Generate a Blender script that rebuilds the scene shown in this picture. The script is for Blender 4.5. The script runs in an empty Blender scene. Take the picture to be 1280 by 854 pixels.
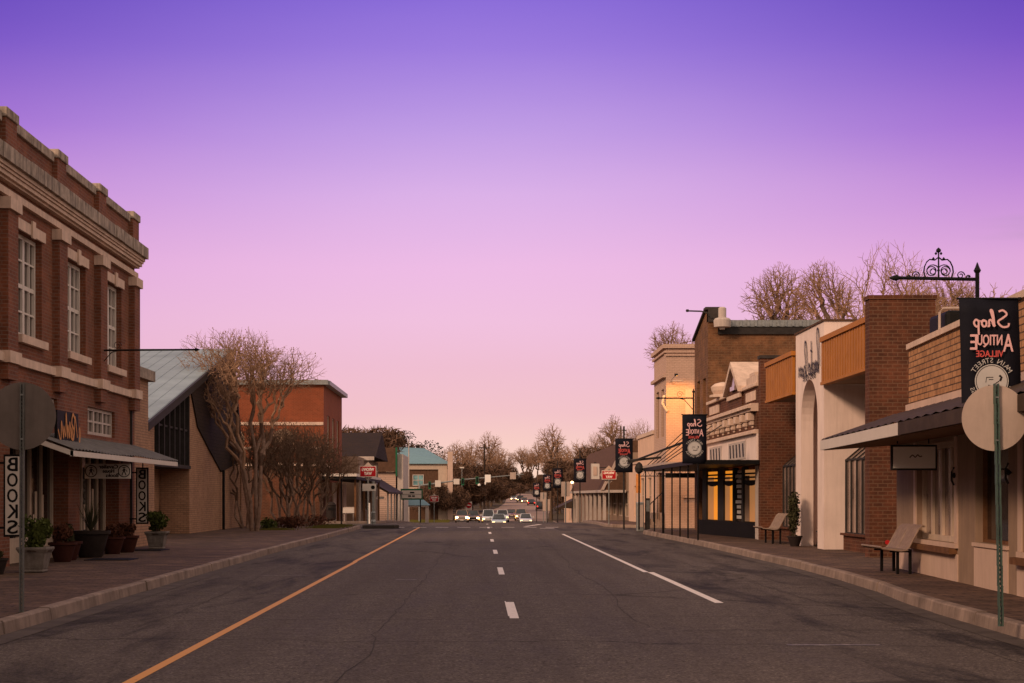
import bpy, math, random
from mathutils import Vector, Matrix
R = math.radians
S = bpy.context.scene
COL = S.collection
F = 2060.0; CX = 599.0; CY = 620.0; H = 1.6

# ------------------------------------------------------------------ ground profile
GZ = [(-100,0),(92,0),(110,-.18),(130,-.5),(160,-1.2),(195,-2.0),(225,-2.3),(255,-2.3),(300,-1.65),(350,-.95),(490,.4),(600,1.2),(700,2.5),(1000,7),(2600,25)]
def gz(y):
    for (a,za),(b,zb) in zip(GZ, GZ[1:]):
        if y <= b: return za+(zb-za)*(y-a)/(b-a)
    return GZ[-1][1]

# ------------------------------------------------------------------ materials
def sock(n, name, v):
    if name in n.inputs: n.inputs[name].default_value = v
class NT:
    def __init__(s, m):
        m.use_nodes = True; s.t = m.node_tree; s.n = s.t.nodes; s.l = s.t.links
        s.b = s.n.get('Principled BSDF')
    def new(s, typ, **kw):
        n = s.n.new(typ)
        for k, v in kw.items():
            if k.startswith('i_'): n.inputs[k[2:].replace('_',' ')].default_value = v
            else: setattr(n, k, v)
        return n
    def link(s, a, b): s.l.new(a, b)
    def math(s, op, a, b=None, clamp=False):
        n = s.new('ShaderNodeMath', operation=op, use_clamp=clamp)
        for i, v in enumerate((a, b)):
            if v is None: continue
            if hasattr(v, 'links'): s.link(v, n.inputs[i])
            else: n.inputs[i].default_value = v
        return n.outputs[0]
    def mix(s, fac, a, b, blend='MIX'):
        n = s.new('ShaderNodeMix', data_type='RGBA', blend_type=blend)
        for i, v in ((0, fac), (6, a), (7, b)):
            if hasattr(v, 'links'): s.link(v, n.inputs[i])
            else: n.inputs[i].default_value = v if i == 0 else (*v[:3], 1)
        return n.outputs[2]
    def noise(s, vec, scale, detail=4, rough=.6, dist=0):
        n = s.new('ShaderNodeTexNoise'); n.inputs['Scale'].default_value = scale
        n.inputs['Detail'].default_value = detail; n.inputs['Roughness'].default_value = rough; n.inputs['Distortion'].default_value = dist
        if vec is not None: s.link(vec, n.inputs['Vector'])
        return n.outputs['Fac']
    def ramp(s, fac, stops, interp='LINEAR'):
        n = s.new('ShaderNodeValToRGB'); e = n.color_ramp.elements; n.color_ramp.interpolation = interp
        while len(e) < len(stops): e.new(.5)
        for el, (p, c) in zip(e, stops):
            el.position = p; el.color = (c, c, c, 1) if isinstance(c, (int, float)) else (*c[:3], 1)
        s.link(fac, n.inputs[0]); return n.outputs[0]
    def map(s, vec, scale=(1,1,1), loc=(0,0,0)):
        n = s.new('ShaderNodeMapping'); n.inputs['Scale'].default_value = scale; n.inputs['Location'].default_value = loc
        s.link(vec, n.inputs['Vector']); return n.outputs[0]
    def bump(s, h, strength=.3, dist=.02):
        n = s.new('ShaderNodeBump'); n.inputs['Strength'].default_value = strength; n.inputs['Distance'].default_value = dist
        s.link(h, n.inputs['Height']); s.link(n.outputs[0], s.b.inputs['Normal'])
    def pos(s): return s.new('ShaderNodeNewGeometry').outputs['Position']
    def wallvec(s):           # (along the wall, height) from position and normal
        g = s.new('ShaderNodeNewGeometry'); p = s.new('ShaderNodeSeparateXYZ'); q = s.new('ShaderNodeSeparateXYZ')
        s.link(g.outputs['Position'], p.inputs[0]); s.link(g.outputs['True Normal'], q.inputs[0])
        ax = s.math('GREATER_THAN', s.math('ABSOLUTE', q.outputs[0]), .6)
        u = s.math('ADD', s.math('MULTIPLY', p.outputs[1], ax), s.math('MULTIPLY', p.outputs[0], s.math('SUBTRACT', 1.0, ax)))
        az = s.math('GREATER_THAN', s.math('ABSOLUTE', q.outputs[2]), .75)
        v = s.math('ADD', s.math('MULTIPLY', p.outputs[2], s.math('SUBTRACT', 1.0, az)), s.math('MULTIPLY', p.outputs[1], az))
        c = s.new('ShaderNodeCombineXYZ'); s.link(u, c.inputs[0]); s.link(v, c.inputs[1]); return c.outputs[0]
MATS = {}
def mat(name, col, rough=.8, var=.25, scale=3.0, metal=0, bump=.0, spec=.10, streak=0, dirt=None):
    m = bpy.data.materials.new(name); t = NT(m); b = t.b
    b.inputs['Roughness'].default_value = rough; b.inputs['Metallic'].default_value = metal
    b.inputs['Specular IOR Level'].default_value = spec
    p = t.pos()
    n = t.noise(p, scale, 5, .65)
    f = t.ramp(n, [(.3, 0), (.7, 1)])
    c = t.mix(f, tuple(x*(1-var) for x in col), tuple(min(1, x*(1+var*.6)) for x in col))
    if streak:
        n2 = t.noise(t.map(p, (3, 3, .25)), 2.2, 5, .7)
        c = t.mix(t.math('MULTIPLY', t.ramp(n2, [(.45, 0), (.72, 1)]), streak), c, dirt or (.06,.05,.045))
    t.link(c, b.inputs['Base Color'])
    if bump: t.bump(t.noise(p, scale*8, 4), bump, .01)
    MATS[name] = m; return m
def brick(name, c1, c2, mortar, bw=.22, bh=.08, ms=.012, stain=.35, rough=.9, var=.5, ms_bump=.6):
    m = bpy.data.materials.new(name); t = NT(m); t.b.inputs['Roughness'].default_value = rough; t.b.inputs['Specular IOR Level'].default_value = .2
    v = t.wallvec()
    br = t.new('ShaderNodeTexBrick', offset=.5); t.link(v, br.inputs['Vector'])
    br.inputs['Scale'].default_value = 1; br.inputs['Brick Width'].default_value = bw; br.inputs['Row Height'].default_value = bh
    br.inputs['Mortar Size'].default_value = ms; br.inputs['Mortar Smooth'].default_value = .2; br.inputs['Bias'].default_value = 0
    br.inputs['Color1'].default_value = (*c1, 1); br.inputs['Color2'].default_value = (*c2, 1); br.inputs['Mortar'].default_value = (*mortar, 1)
    n = t.noise(t.map(v, (1/bw*.8, 1/bh*.7, 1)), 1.0, 3, .7)
    c = t.mix(var, br.outputs['Color'], t.mix(t.ramp(n, [(.3, .0), (.7, 1.0)]), tuple(x*.35 for x in c1), tuple(min(1, x*1.5) for x in c2)))
    c = t.mix(t.math('MULTIPLY', br.outputs['Fac'], .9), c, mortar)
    n3 = t.noise(t.map(t.pos(), loc=(5,1,9)), 1.6, 5, .75); c = t.mix(t.math('MULTIPLY', t.ramp(n3, [(.45, 0), (.68, 1)]), stain), c, tuple(min(1,x*1.55) for x in c1))
    n2 = t.noise(t.pos(), .5, 6, .7)
    c = t.mix(t.math('MULTIPLY', t.ramp(n2, [(.42, 0), (.7, 1)]), stain), c, tuple(x*.3 for x in c1))
    t.link(c, t.b.inputs['Base Color'])
    h = t.math('SUBTRACT', 1.0, br.outputs['Fac']); t.bump(h, ms_bump, .008)
    MATS[name] = m; return m
def emis(name, col, st):
    m = bpy.data.materials.new(name); t = NT(m); t.b.inputs['Base Color'].default_value = (*[c*.3 for c in col], 1)
    t.b.inputs['Emission Color'].default_value = (*col, 1); t.b.inputs['Emission Strength'].default_value = st
    MATS[name] = m; return m
def glass(name, col, rough=.08, spec=.6):
    m = bpy.data.materials.new(name); t = NT(m); b = t.b
    n = t.noise(t.pos(), .9, 3, .5)
    t.link(t.mix(t.ramp(n, [(.4, 0), (.65, 1)]), col, tuple(x*2.2 for x in col)), b.inputs['Base Color'])
    b.inputs['Roughness'].default_value = rough; b.inputs['Specular IOR Level'].default_value = spec
    t.bump(t.noise(t.pos(), 1.5, 2), .04, .05)
    MATS[name] = m; return m

brick('red_brick', (.245,.084,.043), (.14,.05,.028), (.19,.115,.085), .22, .078, .011, .4, var=.6)
brick('tan_brick', (.43,.245,.15), (.33,.18,.11), (.20,.13,.09), .24, .08, .010, .2, var=.3)
brick('tan_roman', (.58,.31,.15), (.32,.15,.065), (.05,.03,.02), .34, .115, .013, .2, var=.6)
brick('dark_brick', (.15,.050,.024), (.062,.024,.014), (.145,.078,.048), .23, .09, .013, .45, var=.6)
brick('old_brick', (.24,.11,.05), (.11,.05,.026), (.17,.10,.055), .26, .10, .014, .5, var=.7)
brick('orange_brick', (.26,.065,.026), (.20,.05,.02), (.30,.12,.07), .22, .08, .008, .2, var=.25)
brick('painted_brick', (.56,.37,.28), (.52,.34,.26), (.40,.27,.20), .24, .085, .010, .12, var=.12)
brick('pavers', (.155,.092,.062), (.075,.047,.034), (.022,.016,.013), .42, .21, .018, .6, var=.6)
brick('shingle', (.040,.022,.014), (.024,.014,.010), (.012,.01,.01), .5, .14, .008, .2, var=.4)
brick('siding', (.55,.38,.30), (.52,.36,.28), (.2,.14,.11), 6, .2, .016, .1, var=.1)
mat('limestone', (.64,.47,.37), .85, .2, 2.5, bump=.2, streak=.25)
mat('weathered_stone', (.40,.32,.26), .9, .5, 3, bump=.3, streak=.75, dirt=(.03,.025,.022))
mat('cream_paint', (.52,.40,.31), .6, .12, 3, streak=.15)
mat('dirty_white', (.50,.42,.37), .6, .12, 3, streak=.25)
mat('stucco_white', (.76,.61,.54), .85, .10, .9, bump=.15, streak=.22, dirt=(.35,.25,.2))
mat('stucco_pink', (.56,.40,.32), .85, .10, 1.2, bump=.1, streak=.15)
mat('stucco_tan', (.30,.205,.145), .85, .15, 1.5, bump=.15, streak=.25)
mat('lit_cream', (.70,.47,.34), .8, .1, 1.5, streak=.15)  # brighter cream with warm light put into the base colour
mat('black_metal', (.012,.011,.011), .45, .3, 5, metal=.3)
mat('dark_metal', (.035,.03,.028), .6, .3, 5, metal=.0)
mat('galvanized', (.30,.31,.30), .45, .25, 8, metal=.7)
mat('grey_roof', (.27,.33,.35), .55, .25, .5, metal=.1, streak=0)
mat('awning_metal', (.15,.14,.13), .7, .3, 3, metal=.0, streak=.3)
mat('awning_dark', (.060,.040,.029), .75, .3, 3)
mat('teal_roof', (.16,.27,.31), .6, .12, 2)
mat('concrete', (.27,.20,.165), .9, .4, 1.6, bump=.35, streak=.4)
mat('gutter_concrete', (.095,.076,.066), .9, .35, 2.0, bump=.25)
mat('dark_concrete', (.055,.045,.04), .9, .35, 2.5, bump=.25)
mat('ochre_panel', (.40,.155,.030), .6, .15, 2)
mat('ochre_shade', (.10,.035,.010), .7, .15, 2)  # backing behind the ribs, shade of the grooves put into its colour
mat('dark_interior', (.012,.009,.008), .9, .3, 2)
mat('black_paint', (.010,.009,.009), .6, .2, 4)
mat('white_paint', (.84,.79,.73), .6, .05, 3)
mat('sign_white', (.62,.55,.49), .6, .06, 3)
mat('banner_black', (.010,.010,.016), .7, .2, 3)
mat('banner_pink', (.75,.45,.45), .7, .05, 3)
mat('banner_red', (.60,.10,.09), .7, .05, 3)
mat('banner_grey', (.50,.48,.46), .7, .08, 3)
mat('sign_red', (.35,.012,.018), .5, .08, 3)
mat('sign_back', (.48,.37,.31), .5, .12, 2.5, metal=.1, streak=.25)
mat('sign_back_dark', (.15,.12,.105), .5, .2, 2.5, metal=.1, streak=.25)  # darker copy of sign_back: shade on the left disc put into the colour
mat('green_post', (.10,.15,.125), .5, .25, 8, metal=.5)
mat('grey_post', (.14,.14,.13), .6, .25, 8, metal=.3)
mat('green_trim', (.02,.12,.06), .6, .1, 3)
mat('wood_brown', (.16,.075,.035), .7, .35, 6)
mat('door_wood', (.22,.10,.035), .6, .35, 4)
mat('mansard', (.11,.060,.038), .85, .3, 4)
mat('bench_metal', (.30,.215,.165), .6, .25, 9, metal=.1)
mat('script_orange', (.55,.24,.08), .6, .2, 5)
mat('script_dark', (.035,.03,.033), .6, .2, 5)
mat('pot_grey', (.20,.17,.15), .85, .4, 5, bump=.4, streak=.4)
mat('pot_dark', (.03,.022,.02), .7, .3, 5)
mat('pot_red', (.05,.016,.012), .7, .3, 5)
mat('bark', (.13,.085,.06), .95, .35, 8, bump=.4)
mat('bark_pale', (.24,.155,.115), .85, .45, 5, bump=.2)
mat('twig', (.13,.078,.052), .95, .3, 6)
mat('twig_warm', (.33,.20,.13), .95, .3, 6)
mat('seed', (.085,.045,.030), .95, .4, 6)
mat('pole_wood', (.05,.035,.028), .95, .3, 5)
mat('tyre', (.012,.012,.012), .85, .2, 5)
mat('chrome', (.5,.48,.45), .2, .1, 5, metal=.9)
mat('red_plastic', (.45,.02,.02), .5, .1, 5)
mat('soil', (.04,.025,.018), .95, .4, 8)
mat('mulch', (.045,.020,.014), .95, .5, 9, bump=.5)
glass('window_glass', (.055,.04,.035)); glass('shop_glass', (.012,.009,.008), .06, .5)
glass('curtain_glass', (.16,.11,.09), .12); glass('teal_glass', (.10,.19,.20)); glass('car_glass', (.012,.014,.018), .05)
emis('lit_orange', (1.0,.32,.022), .72); emis('lit_drape', (.78,.32,.10), .38); emis('bulb', (1.0,.55,.2), 14); emis('bulb_soft', (1.0,.35,.06), 1.4)
emis('headlight', (1.0,.72,.36), 30); emis('headlight_dim', (1.0,.60,.24), 7); emis('marker', (1.0,.40,.08), 6); emis('taillight', (1.0,.03,.015), 4)
def leafmat(name, a, b):
    m = bpy.data.materials.new(name); t = NT(m); t.b.inputs['Roughness'].default_value = .8; t.b.inputs['Specular IOR Level'].default_value = .15
    n = t.noise(t.pos(), 1.3, 3, .7); n2 = t.noise(t.pos(), 14, 2, .5)
    t.link(t.mix(t.math('ADD', t.math('MULTIPLY', n, .5), t.math('MULTIPLY', n2, .5)), a, b), t.b.inputs['Base Color'])
    MATS[name] = m
leafmat('leaf_dark', (.020,.018,.010), (.085,.060,.035)); leafmat('leaf_brown', (.055,.031,.020), (.20,.115,.075)); leafmat('leaf_green', (.015,.028,.007), (.10,.11,.022))
leafmat('leaf_shrub', (.020,.024,.010), (.07,.06,.028)); leafmat('leaf_rust', (.05,.018,.010), (.13,.05,.03)); leafmat('grass_blade', (.05,.055,.012), (.16,.13,.03))
def carpaint(name, col, metal=.2):
    m = bpy.data.materials.new(name); t = NT(m); n = t.noise(t.pos(), 2, 3)
    t.link(t.mix(n, tuple(x*.85 for x in col), col), t.b.inputs['Base Color']); t.b.inputs['Metallic'].default_value = metal
    t.b.inputs['Roughness'].default_value = .28; t.b.inputs['Coat Weight'].default_value = .5; MATS[name] = m
for nme, c in (('paint_white', (.62,.62,.62)), ('paint_tan', (.33,.21,.14)), ('paint_maroon', (.22,.085,.06)), ('paint_dark', (.03,.03,.035)), ('paint_bluegrey', (.42,.50,.52)), ('paint_brown', (.15,.085,.055))): carpaint(nme, c)

def road_mat(far=False):
    m = bpy.data.materials.new('asphalt_far' if far else 'asphalt'); t = NT(m); b = t.b
    p = t.pos(); sp = t.new('ShaderNodeSeparateXYZ'); t.link(p, sp.inputs[0]); x, y = sp.outputs[0], sp.outputs[1]
    c = t.mix(t.noise(p, .35, 5, .6), (.080,.063,.056), (.118,.094,.083))
    # aggregate speckle
    sp1 = t.noise(p, 30, 3, .75); c = t.mix(t.ramp(sp1, [(.42, 0), (.68, .9)]), c, (.30,.245,.215))
    md = t.noise(t.map(p, loc=(9,2,4)), 5, 5, .75); c = t.mix(t.ramp(md, [(.35, .55), (.65, 0)]), c, (.038,.030,.027))
    sp2 = t.noise(t.map(p, loc=(3,7,1)), 20, 3, .75); c = t.mix(t.ramp(sp2, [(.48, 0), (.68, .85)]), c, (.022,.018,.016))
    # wheel wear, lengthwise
    w = t.noise(t.map(p, (1.1, .035, 1)), 1.3, 3, .6); c = t.mix(t.math('MULTIPLY', t.ramp(w, [(.42, 0), (.65, 1)]), .35), c, (.065,.05,.045))
    # dark oily / tar stains: along the parking lanes and down the centre of each lane
    st = t.noise(t.map(p, (.85, .16, 1)), 1.0, 6, .72, .6)
    lane = t.math('GREATER_THAN', t.math('ABSOLUTE', t.math('SUBTRACT', x, .35)), 3.35)
    l2 = t.math('ADD', t.math('MULTIPLY', lane, .85), .18)
    c = t.mix(t.math('MULTIPLY', t.ramp(st, [(.47, 0), (.62, .72)]), l2), c, (.020,.016,.015))
    # cracks across
    w1 = t.new('ShaderNodeTexVoronoi', feature='DISTANCE_TO_EDGE'); w1.inputs['Scale'].default_value = .22
    dn = t.new('ShaderNodeTexNoise'); dn.inputs['Scale'].default_value = .9; dn.inputs['Detail'].default_value = 6; t.link(p, dn.inputs['Vector'])
    ad = t.new('ShaderNodeVectorMath', operation='ADD'); t.link(p, ad.inputs[0]); t.link(dn.outputs['Color'], ad.inputs[1])
    t.link(t.map(ad.outputs[0], (.25, 1.0, 1)), w1.inputs['Vector'])
    c = t.mix(t.math('MULTIPLY', t.ramp(w1.outputs['Distance'], [(0, 1), (.009, 0)]), .6), c, (.02,.016,.014))
    t.link(c, b.inputs['Base Color'])
    t.link(t.ramp(st, [(.5, .92), (.6, .85)]), b.inputs['Roughness']); b.inputs['Specular IOR Level'].default_value = .08
    t.bump(sp1, .55, .012); MATS[m.name] = m
road_mat()
mat('terrain', (.085,.062,.038), .95, .4, .08)
mat('lot_asphalt', (.10,.078,.068), .9, .3, 1.2, bump=.2)
mat('pale_road', (.30,.21,.17), .85, .15, .3)  # far stretch: grazing sunset reflection put into the base colour
def linemat(name, col, wear):
    m = bpy.data.materials.new(name); t = NT(m); p = t.pos()
    n = t.noise(p, 7, 6, .75); t.b.inputs['Roughness'].default_value = .7
    t.link(t.mix(t.ramp(n, [(wear, 0), (wear+.12, 1)]), (.10,.08,.07), col), t.b.inputs['Base Color']); t.bump(n, .3, .01); MATS[name] = m
linemat('line_white', (.72,.63,.56), .30); linemat('line_faded', (.30,.25,.22), .50); linemat('line_yellow', (.62,.27,.05), .29)
def corrugated_dirt():
    m = MATS['grey_roof']; t = NT(m)
corrugated_dirt()

# ------------------------------------------------------------------ mesh builder
class MB:
    def __init__(s): s.v = []; s.f = []
    def box(s, x0, x1, y0, y1, z0, z1):
        if x0 > x1: x0, x1 = x1, x0
        if y0 > y1: y0, y1 = y1, y0
        if z0 > z1: z0, z1 = z1, z0
        b = len(s.v); s.v += [(x,y,z) for x in (x0,x1) for y in (y0,y1) for z in (z0,z1)]
        s.f += [tuple(b+i for i in q) for q in ((0,1,3,2),(4,6,7,5),(0,4,5,1),(2,3,7,6),(0,2,6,4),(1,5,7,3))]; return s
    def quad(s, *p): b = len(s.v); s.v += [tuple(q) for q in p]; s.f.append(tuple(range(b, b+len(p)))); return s
    def prism(s, poly, off):          # polygon (3d points) extruded by a vector
        b = len(s.v); n = len(poly); o = Vector(off)
        s.v += [tuple(p) for p in poly] + [tuple(Vector(p)+o) for p in poly]
        s.f.append(tuple(range(b, b+n))); s.f.append(tuple(range(b+2*n-1, b+n-1, -1)))
        for i in range(n): j = (i+1) % n; s.f.append((b+i, b+n+i, b+n+j, b+j))
        return s
    def tube(s, pts, rads, n=6, cap=True):
        pts = [Vector(p) for p in pts]
        if not isinstance(rads, (list, tuple)): rads = [rads]*len(pts)
        b = len(s.v)
        for i, p in enumerate(pts):
            d = (pts[min(i+1, len(pts)-1)]-pts[max(i-1, 0)])
            d = d.normalized() if d.length > 1e-9 else Vector((0,0,1))
            a = d.cross(Vector((0,0,1)) if abs(d.z) < .9 else Vector((1,0,0))).normalized(); c = d.cross(a)
            for k in range(n):
                t = 2*math.pi*(k+.5)/n; s.v.append(tuple(p+(a*math.cos(t)+c*math.sin(t))*rads[i]))
        for i in range(len(pts)-1):
            for k in range(n):
                q = (k+1) % n; s.f.append((b+i*n+k, b+i*n+q, b+(i+1)*n+q, b+(i+1)*n+k))
        if cap: s.f.append(tuple(b+k for k in range(n))[::-1]); s.f.append(tuple(b+(len(pts)-1)*n+k for k in range(n)))
        return s
    def bar(s, p, q, r, n=6): return s.tube([p, q], r, n)
    def lathe(s, c, prof, n=16, sx=1, sy=1, square=False):   # prof: (radius, z)
        b = len(s.v)
        for r, z in prof:
            for k in range(n):
                t = 2*math.pi*(k+.5)/n; x, y = math.cos(t), math.sin(t)
                s.v.append((c[0]+x*r*sx, c[1]+y*r*sy, c[2]+z))
        for i in range(len(prof)-1):
            for k in range(n): q = (k+1) % n; s.f.append((b+i*n+k, b+i*n+q, b+(i+1)*n+q, b+(i+1)*n+k))
        s.f.append(tuple(b+k for k in range(n))[::-1]); s.f.append(tuple(b+(len(prof)-1)*n+k for k in range(n))); return s
    def disc(s, c, r, y0, y1, n=40):  # disc facing -Y
        s.prism([(c[0]+r*math.cos(2*math.pi*k/n), y0, c[1]+r*math.sin(2*math.pi*k/n)) for k in range(n)], (0, y1-y0, 0)); return s
    def map(s, fn): s.v = [fn(*p) for p in s.v]; return s
    def build(s, name, m, parent=None, smooth=False, bevel=0, label=None):
        off = Vector((0,0,0)); p = parent
        while p is not None: off += Vector(p.location); p = p.parent
        me = bpy.data.meshes.new(name); me.from_pydata([(x-off.x, y-off.y, z-off.z) for x,y,z in s.v], [], s.f)
        me.materials.append(MATS[m] if isinstance(m, str) else m)
        o = bpy.data.objects.new(name, me); COL.objects.link(o)
        if parent is not None: o.parent = parent
        import bmesh
        bm = bmesh.new(); bm.from_mesh(me)
        if len(s.f) < 20000: bmesh.ops.recalc_face_normals(bm, faces=bm.faces)
        bm.to_mesh(me); bm.free()
        if smooth:
            me.polygons.foreach_set('use_smooth', [True]*len(me.polygons))
            try: me.set_sharp_from_angle(angle=R(40))
            except Exception: pass
        if bevel:
            bv = o.modifiers.new('bevel', 'BEVEL'); bv.width = bevel; bv.segments = 2; bv.limit_method = 'ANGLE'
        if label: o['label'] = label
        return o
def thing(name, label, cat, loc=(0,0,0), group=None):
    o = bpy.data.objects.new(name, None); COL.objects.link(o); o.location = loc; o.empty_display_size = .2
    o['label'] = label; o['category'] = cat
    if group: o['group'] = group
    return o
def tag(o, label, cat, group=None, kind=None):
    o['label'] = label; o['category'] = cat
    if group: o['group'] = group
    if kind: o['kind'] = kind
    return o
def struct(o): o['kind'] = 'structure'; return o
def copy_tree(o, parent=None, loc=None, label=None, scale=None, rz=None):
    c = o.copy(); COL.objects.link(c); c.parent = parent
    for ch in o.children: copy_tree(ch, c)
    if loc is not None: c.location = loc
    if label: c['label'] = label
    if scale is not None: c.scale = scale
    if rz is not None: c.rotation_euler = (0,0,rz)
    return c
def origin_fix(o):                  # single-mesh thing: put the origin at its base
    me = o.data; xs = [v.co for v in me.vertices]
    c = Vector((sum(v.x for v in xs)/len(xs), sum(v.y for v in xs)/len(xs), min(v.z for v in xs)))
    for v in me.vertices: v.co -= c
    o.location = Vector(o.location)+c; return o
def px(x, y, Y): return ((x-CX)*Y/F, Y, H+(CY-y)*Y/F)

def fL(X=-9.6): return lambda u, z, d: (X-d, u, z)        # wall facing +X
def fR(X=9.2): return lambda u, z, d: (X+d, u, z)         # wall facing -X
def fF(Y): return lambda u, z, d: (u, Y+d, z)             # wall facing -Y
def holed(mb, f, u0, u1, z0, z1, holes, th=.3):
    us = sorted({u0, u1, *[h[0] for h in holes], *[h[1] for h in holes]}); zs = sorted({z0, z1, *[h[2] for h in holes], *[h[3] for h in holes]})
    us = [u for u in us if u0 <= u <= u1]; zs = [z for z in zs if z0 <= z <= z1]
    def solid(i, j):
        if i < 0 or j < 0 or i >= len(us)-1 or j >= len(zs)-1: return False
        a, b = (us[i]+us[i+1])/2, (zs[j]+zs[j+1])/2
        return not any(h[0] < a < h[1] and h[2] < b < h[3] for h in holes)
    for i in range(len(us)-1):
        for j in range(len(zs)-1):
            if not solid(i, j): continue
            a, b, c, d = us[i], us[i+1], zs[j], zs[j+1]
            mb.quad(f(a,c,0), f(b,c,0), f(b,d,0), f(a,d,0)); mb.quad(f(a,c,th), f(a,d,th), f(b,d,th), f(b,c,th))
            if not solid(i-1, j): mb.quad(f(a,c,0), f(a,d,0), f(a,d,th), f(a,c,th))
            if not solid(i+1, j): mb.quad(f(b,c,0), f(b,c,th), f(b,d,th), f(b,d,0))
            if not solid(i, j-1): mb.quad(f(a,c,0), f(a,c,th), f(b,c,th), f(b,c,0))
            if not solid(i, j+1): mb.quad(f(a,d,0), f(b,d,0), f(b,d,th), f(a,d,th))
    return mb
def fbox(mb, f, u0, u1, z0, z1, d0, d1):
    a = [f(u, z, d) for u in (u0,u1) for z in (z0,z1) for d in (d0,d1)]
    b = len(mb.v); mb.v += a
    mb.f += [tuple(b+i for i in q) for q in ((0,1,3,2),(4,6,7,5),(0,4,5,1),(2,3,7,6),(0,2,6,4),(1,5,7,3))]; return mb
def window(f, u0, u1, z0, z1, parent, fm='cream_paint', gm='window_glass', cols=2, rows=2, fw=.07, mw=.035, d=.12, thick=(), name='window'):
    mb = MB(); fbox(mb, f, u0, u0+fw, z0, z1, d, d+.07); fbox(mb, f, u1-fw, u1, z0, z1, d, d+.07)
    fbox(mb, f, u0+fw, u1-fw, z0, z0+fw, d, d+.07); fbox(mb, f, u0+fw, u1-fw, z1-fw, z1, d, d+.07)
    for i in range(1, cols):
        u = u0+(u1-u0)*i/cols; w = (.075 if ('c', i) in thick else mw/2); fbox(mb, f, u-w, u+w, z0+fw, z1-fw, d+.008, d+.06)
    for j in range(1, rows):
        z = z0+(z1-z0)*j/rows; w = (.045 if ('r', j) in thick else mw/2); fbox(mb, f, u0+fw, u1-fw, z-w, z+w, d+.012, d+.056)
    w = mb.build(name, fm, parent)
    MB().quad(f(u0+.02,z0+.02,d+.062), f(u1-.02,z0+.02,d+.062), f(u1-.02,z1-.02,d+.062), f(u0+.02,z1-.02,d+.062)).build('pane', gm, w)
    return w
def text_faces(s, size=1.0, ext=.0):
    cu = bpy.data.curves.new('t', 'FONT'); cu.body = s; cu.size = size; cu.align_x = 'CENTER'; cu.resolution_u = 3
    o = bpy.data.objects.new('t', cu); COL.objects.link(o)
    dg = bpy.context.evaluated_depsgraph_get(); me = bpy.data.meshes.new_from_object(o.evaluated_get(dg))
    v = [tuple(p.co) for p in me.vertices]; f = [tuple(p.vertices) for p in me.polygons]
    bpy.data.objects.remove(o); bpy.data.curves.remove(cu); bpy.data.meshes.remove(me); return v, f
def put_text(mb, s, fn, width=None, height=None, bold=0):
    v, f = text_faces(s); xs = [p[0] for p in v]; ys = [p[1] for p in v]
    cx, cy = (min(xs)+max(xs))/2, (min(ys)+max(ys))/2; w, h = max(xs)-min(xs), max(ys)-min(ys)
    sy = (height/h) if height else width/w; sx = (width/w) if width else sy
    offs = [(0,0)] if not bold else [(-bold,0),(bold,0),(0,bold*.7),(0,-bold*.7)]
    for k, (ox, oy) in enumerate(offs):
        b = len(mb.v); mb.v += [fn((p[0]-cx)*sx+ox, (p[1]-cy)*sy+oy, k*.0004) for p in v]; mb.f += [tuple(b+i for i in q) for q in f]
    return mb
def ribbon(mb, pts, w, fn):         # flat stroke through 2-D points
    P = [Vector((a,b)) for a,b in pts]
    L = []; 
    for i, p in enumerate(P):
        d = (P[min(i+1,len(P)-1)]-P[max(i-1,0)]); d = d.normalized() if d.length else Vector((1,0)); n = Vector((-d.y, d.x))
        L.append((p+n*w/2, p-n*w/2))
    b = len(mb.v)
    for k, (a, c) in enumerate(L): mb.v += [fn(a.x, a.y, .0003*(k%3)), fn(c.x, c.y, .0003*(k%3))]
    for i in range(len(L)-1): mb.f.append((b+2*i, b+2*i+1, b+2*i+3, b+2*i+2))
def spline(pts, n=6):
    out = []
    P = [pts[0]]+list(pts)+[pts[-1]]
    for i in range(1, len(P)-2):
        a, b, c, d = P[i-1], P[i], P[i+1], P[i+2]
        for k in range(n):
            t = k/n; out.append(tuple(.5*((2*b[j])+(-a[j]+c[j])*t+(2*a[j]-5*b[j]+4*c[j]-d[j])*t*t+(-a[j]+3*b[j]-3*c[j]+d[j])*t**3) for j in range(2)))
    out.append(tuple(pts[-1])); return out
SHOP = [[(.62,.95),(.35,1.02),(.12,.80),(.38,.58),(.66,.38),(.40,.10),(.05,.12),(-.02,.30)],
        [(.85,.12),(1.02,.70),(1.12,1.02),(1.00,.98),(.92,.55),(.90,.12),(1.05,.45),(1.20,.45),(1.20,.15),(1.30,.14)],
        [(1.52,.46),(1.38,.38),(1.40,.16),(1.56,.12),(1.66,.30),(1.58,.46),(1.50,.44),(1.75,.40)],
        [(1.84,.48),(1.86,.10),(1.84,-.35)],[(1.84,.40),(2.02,.50),(2.14,.32),(2.02,.12),(1.86,.14)]]

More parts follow.
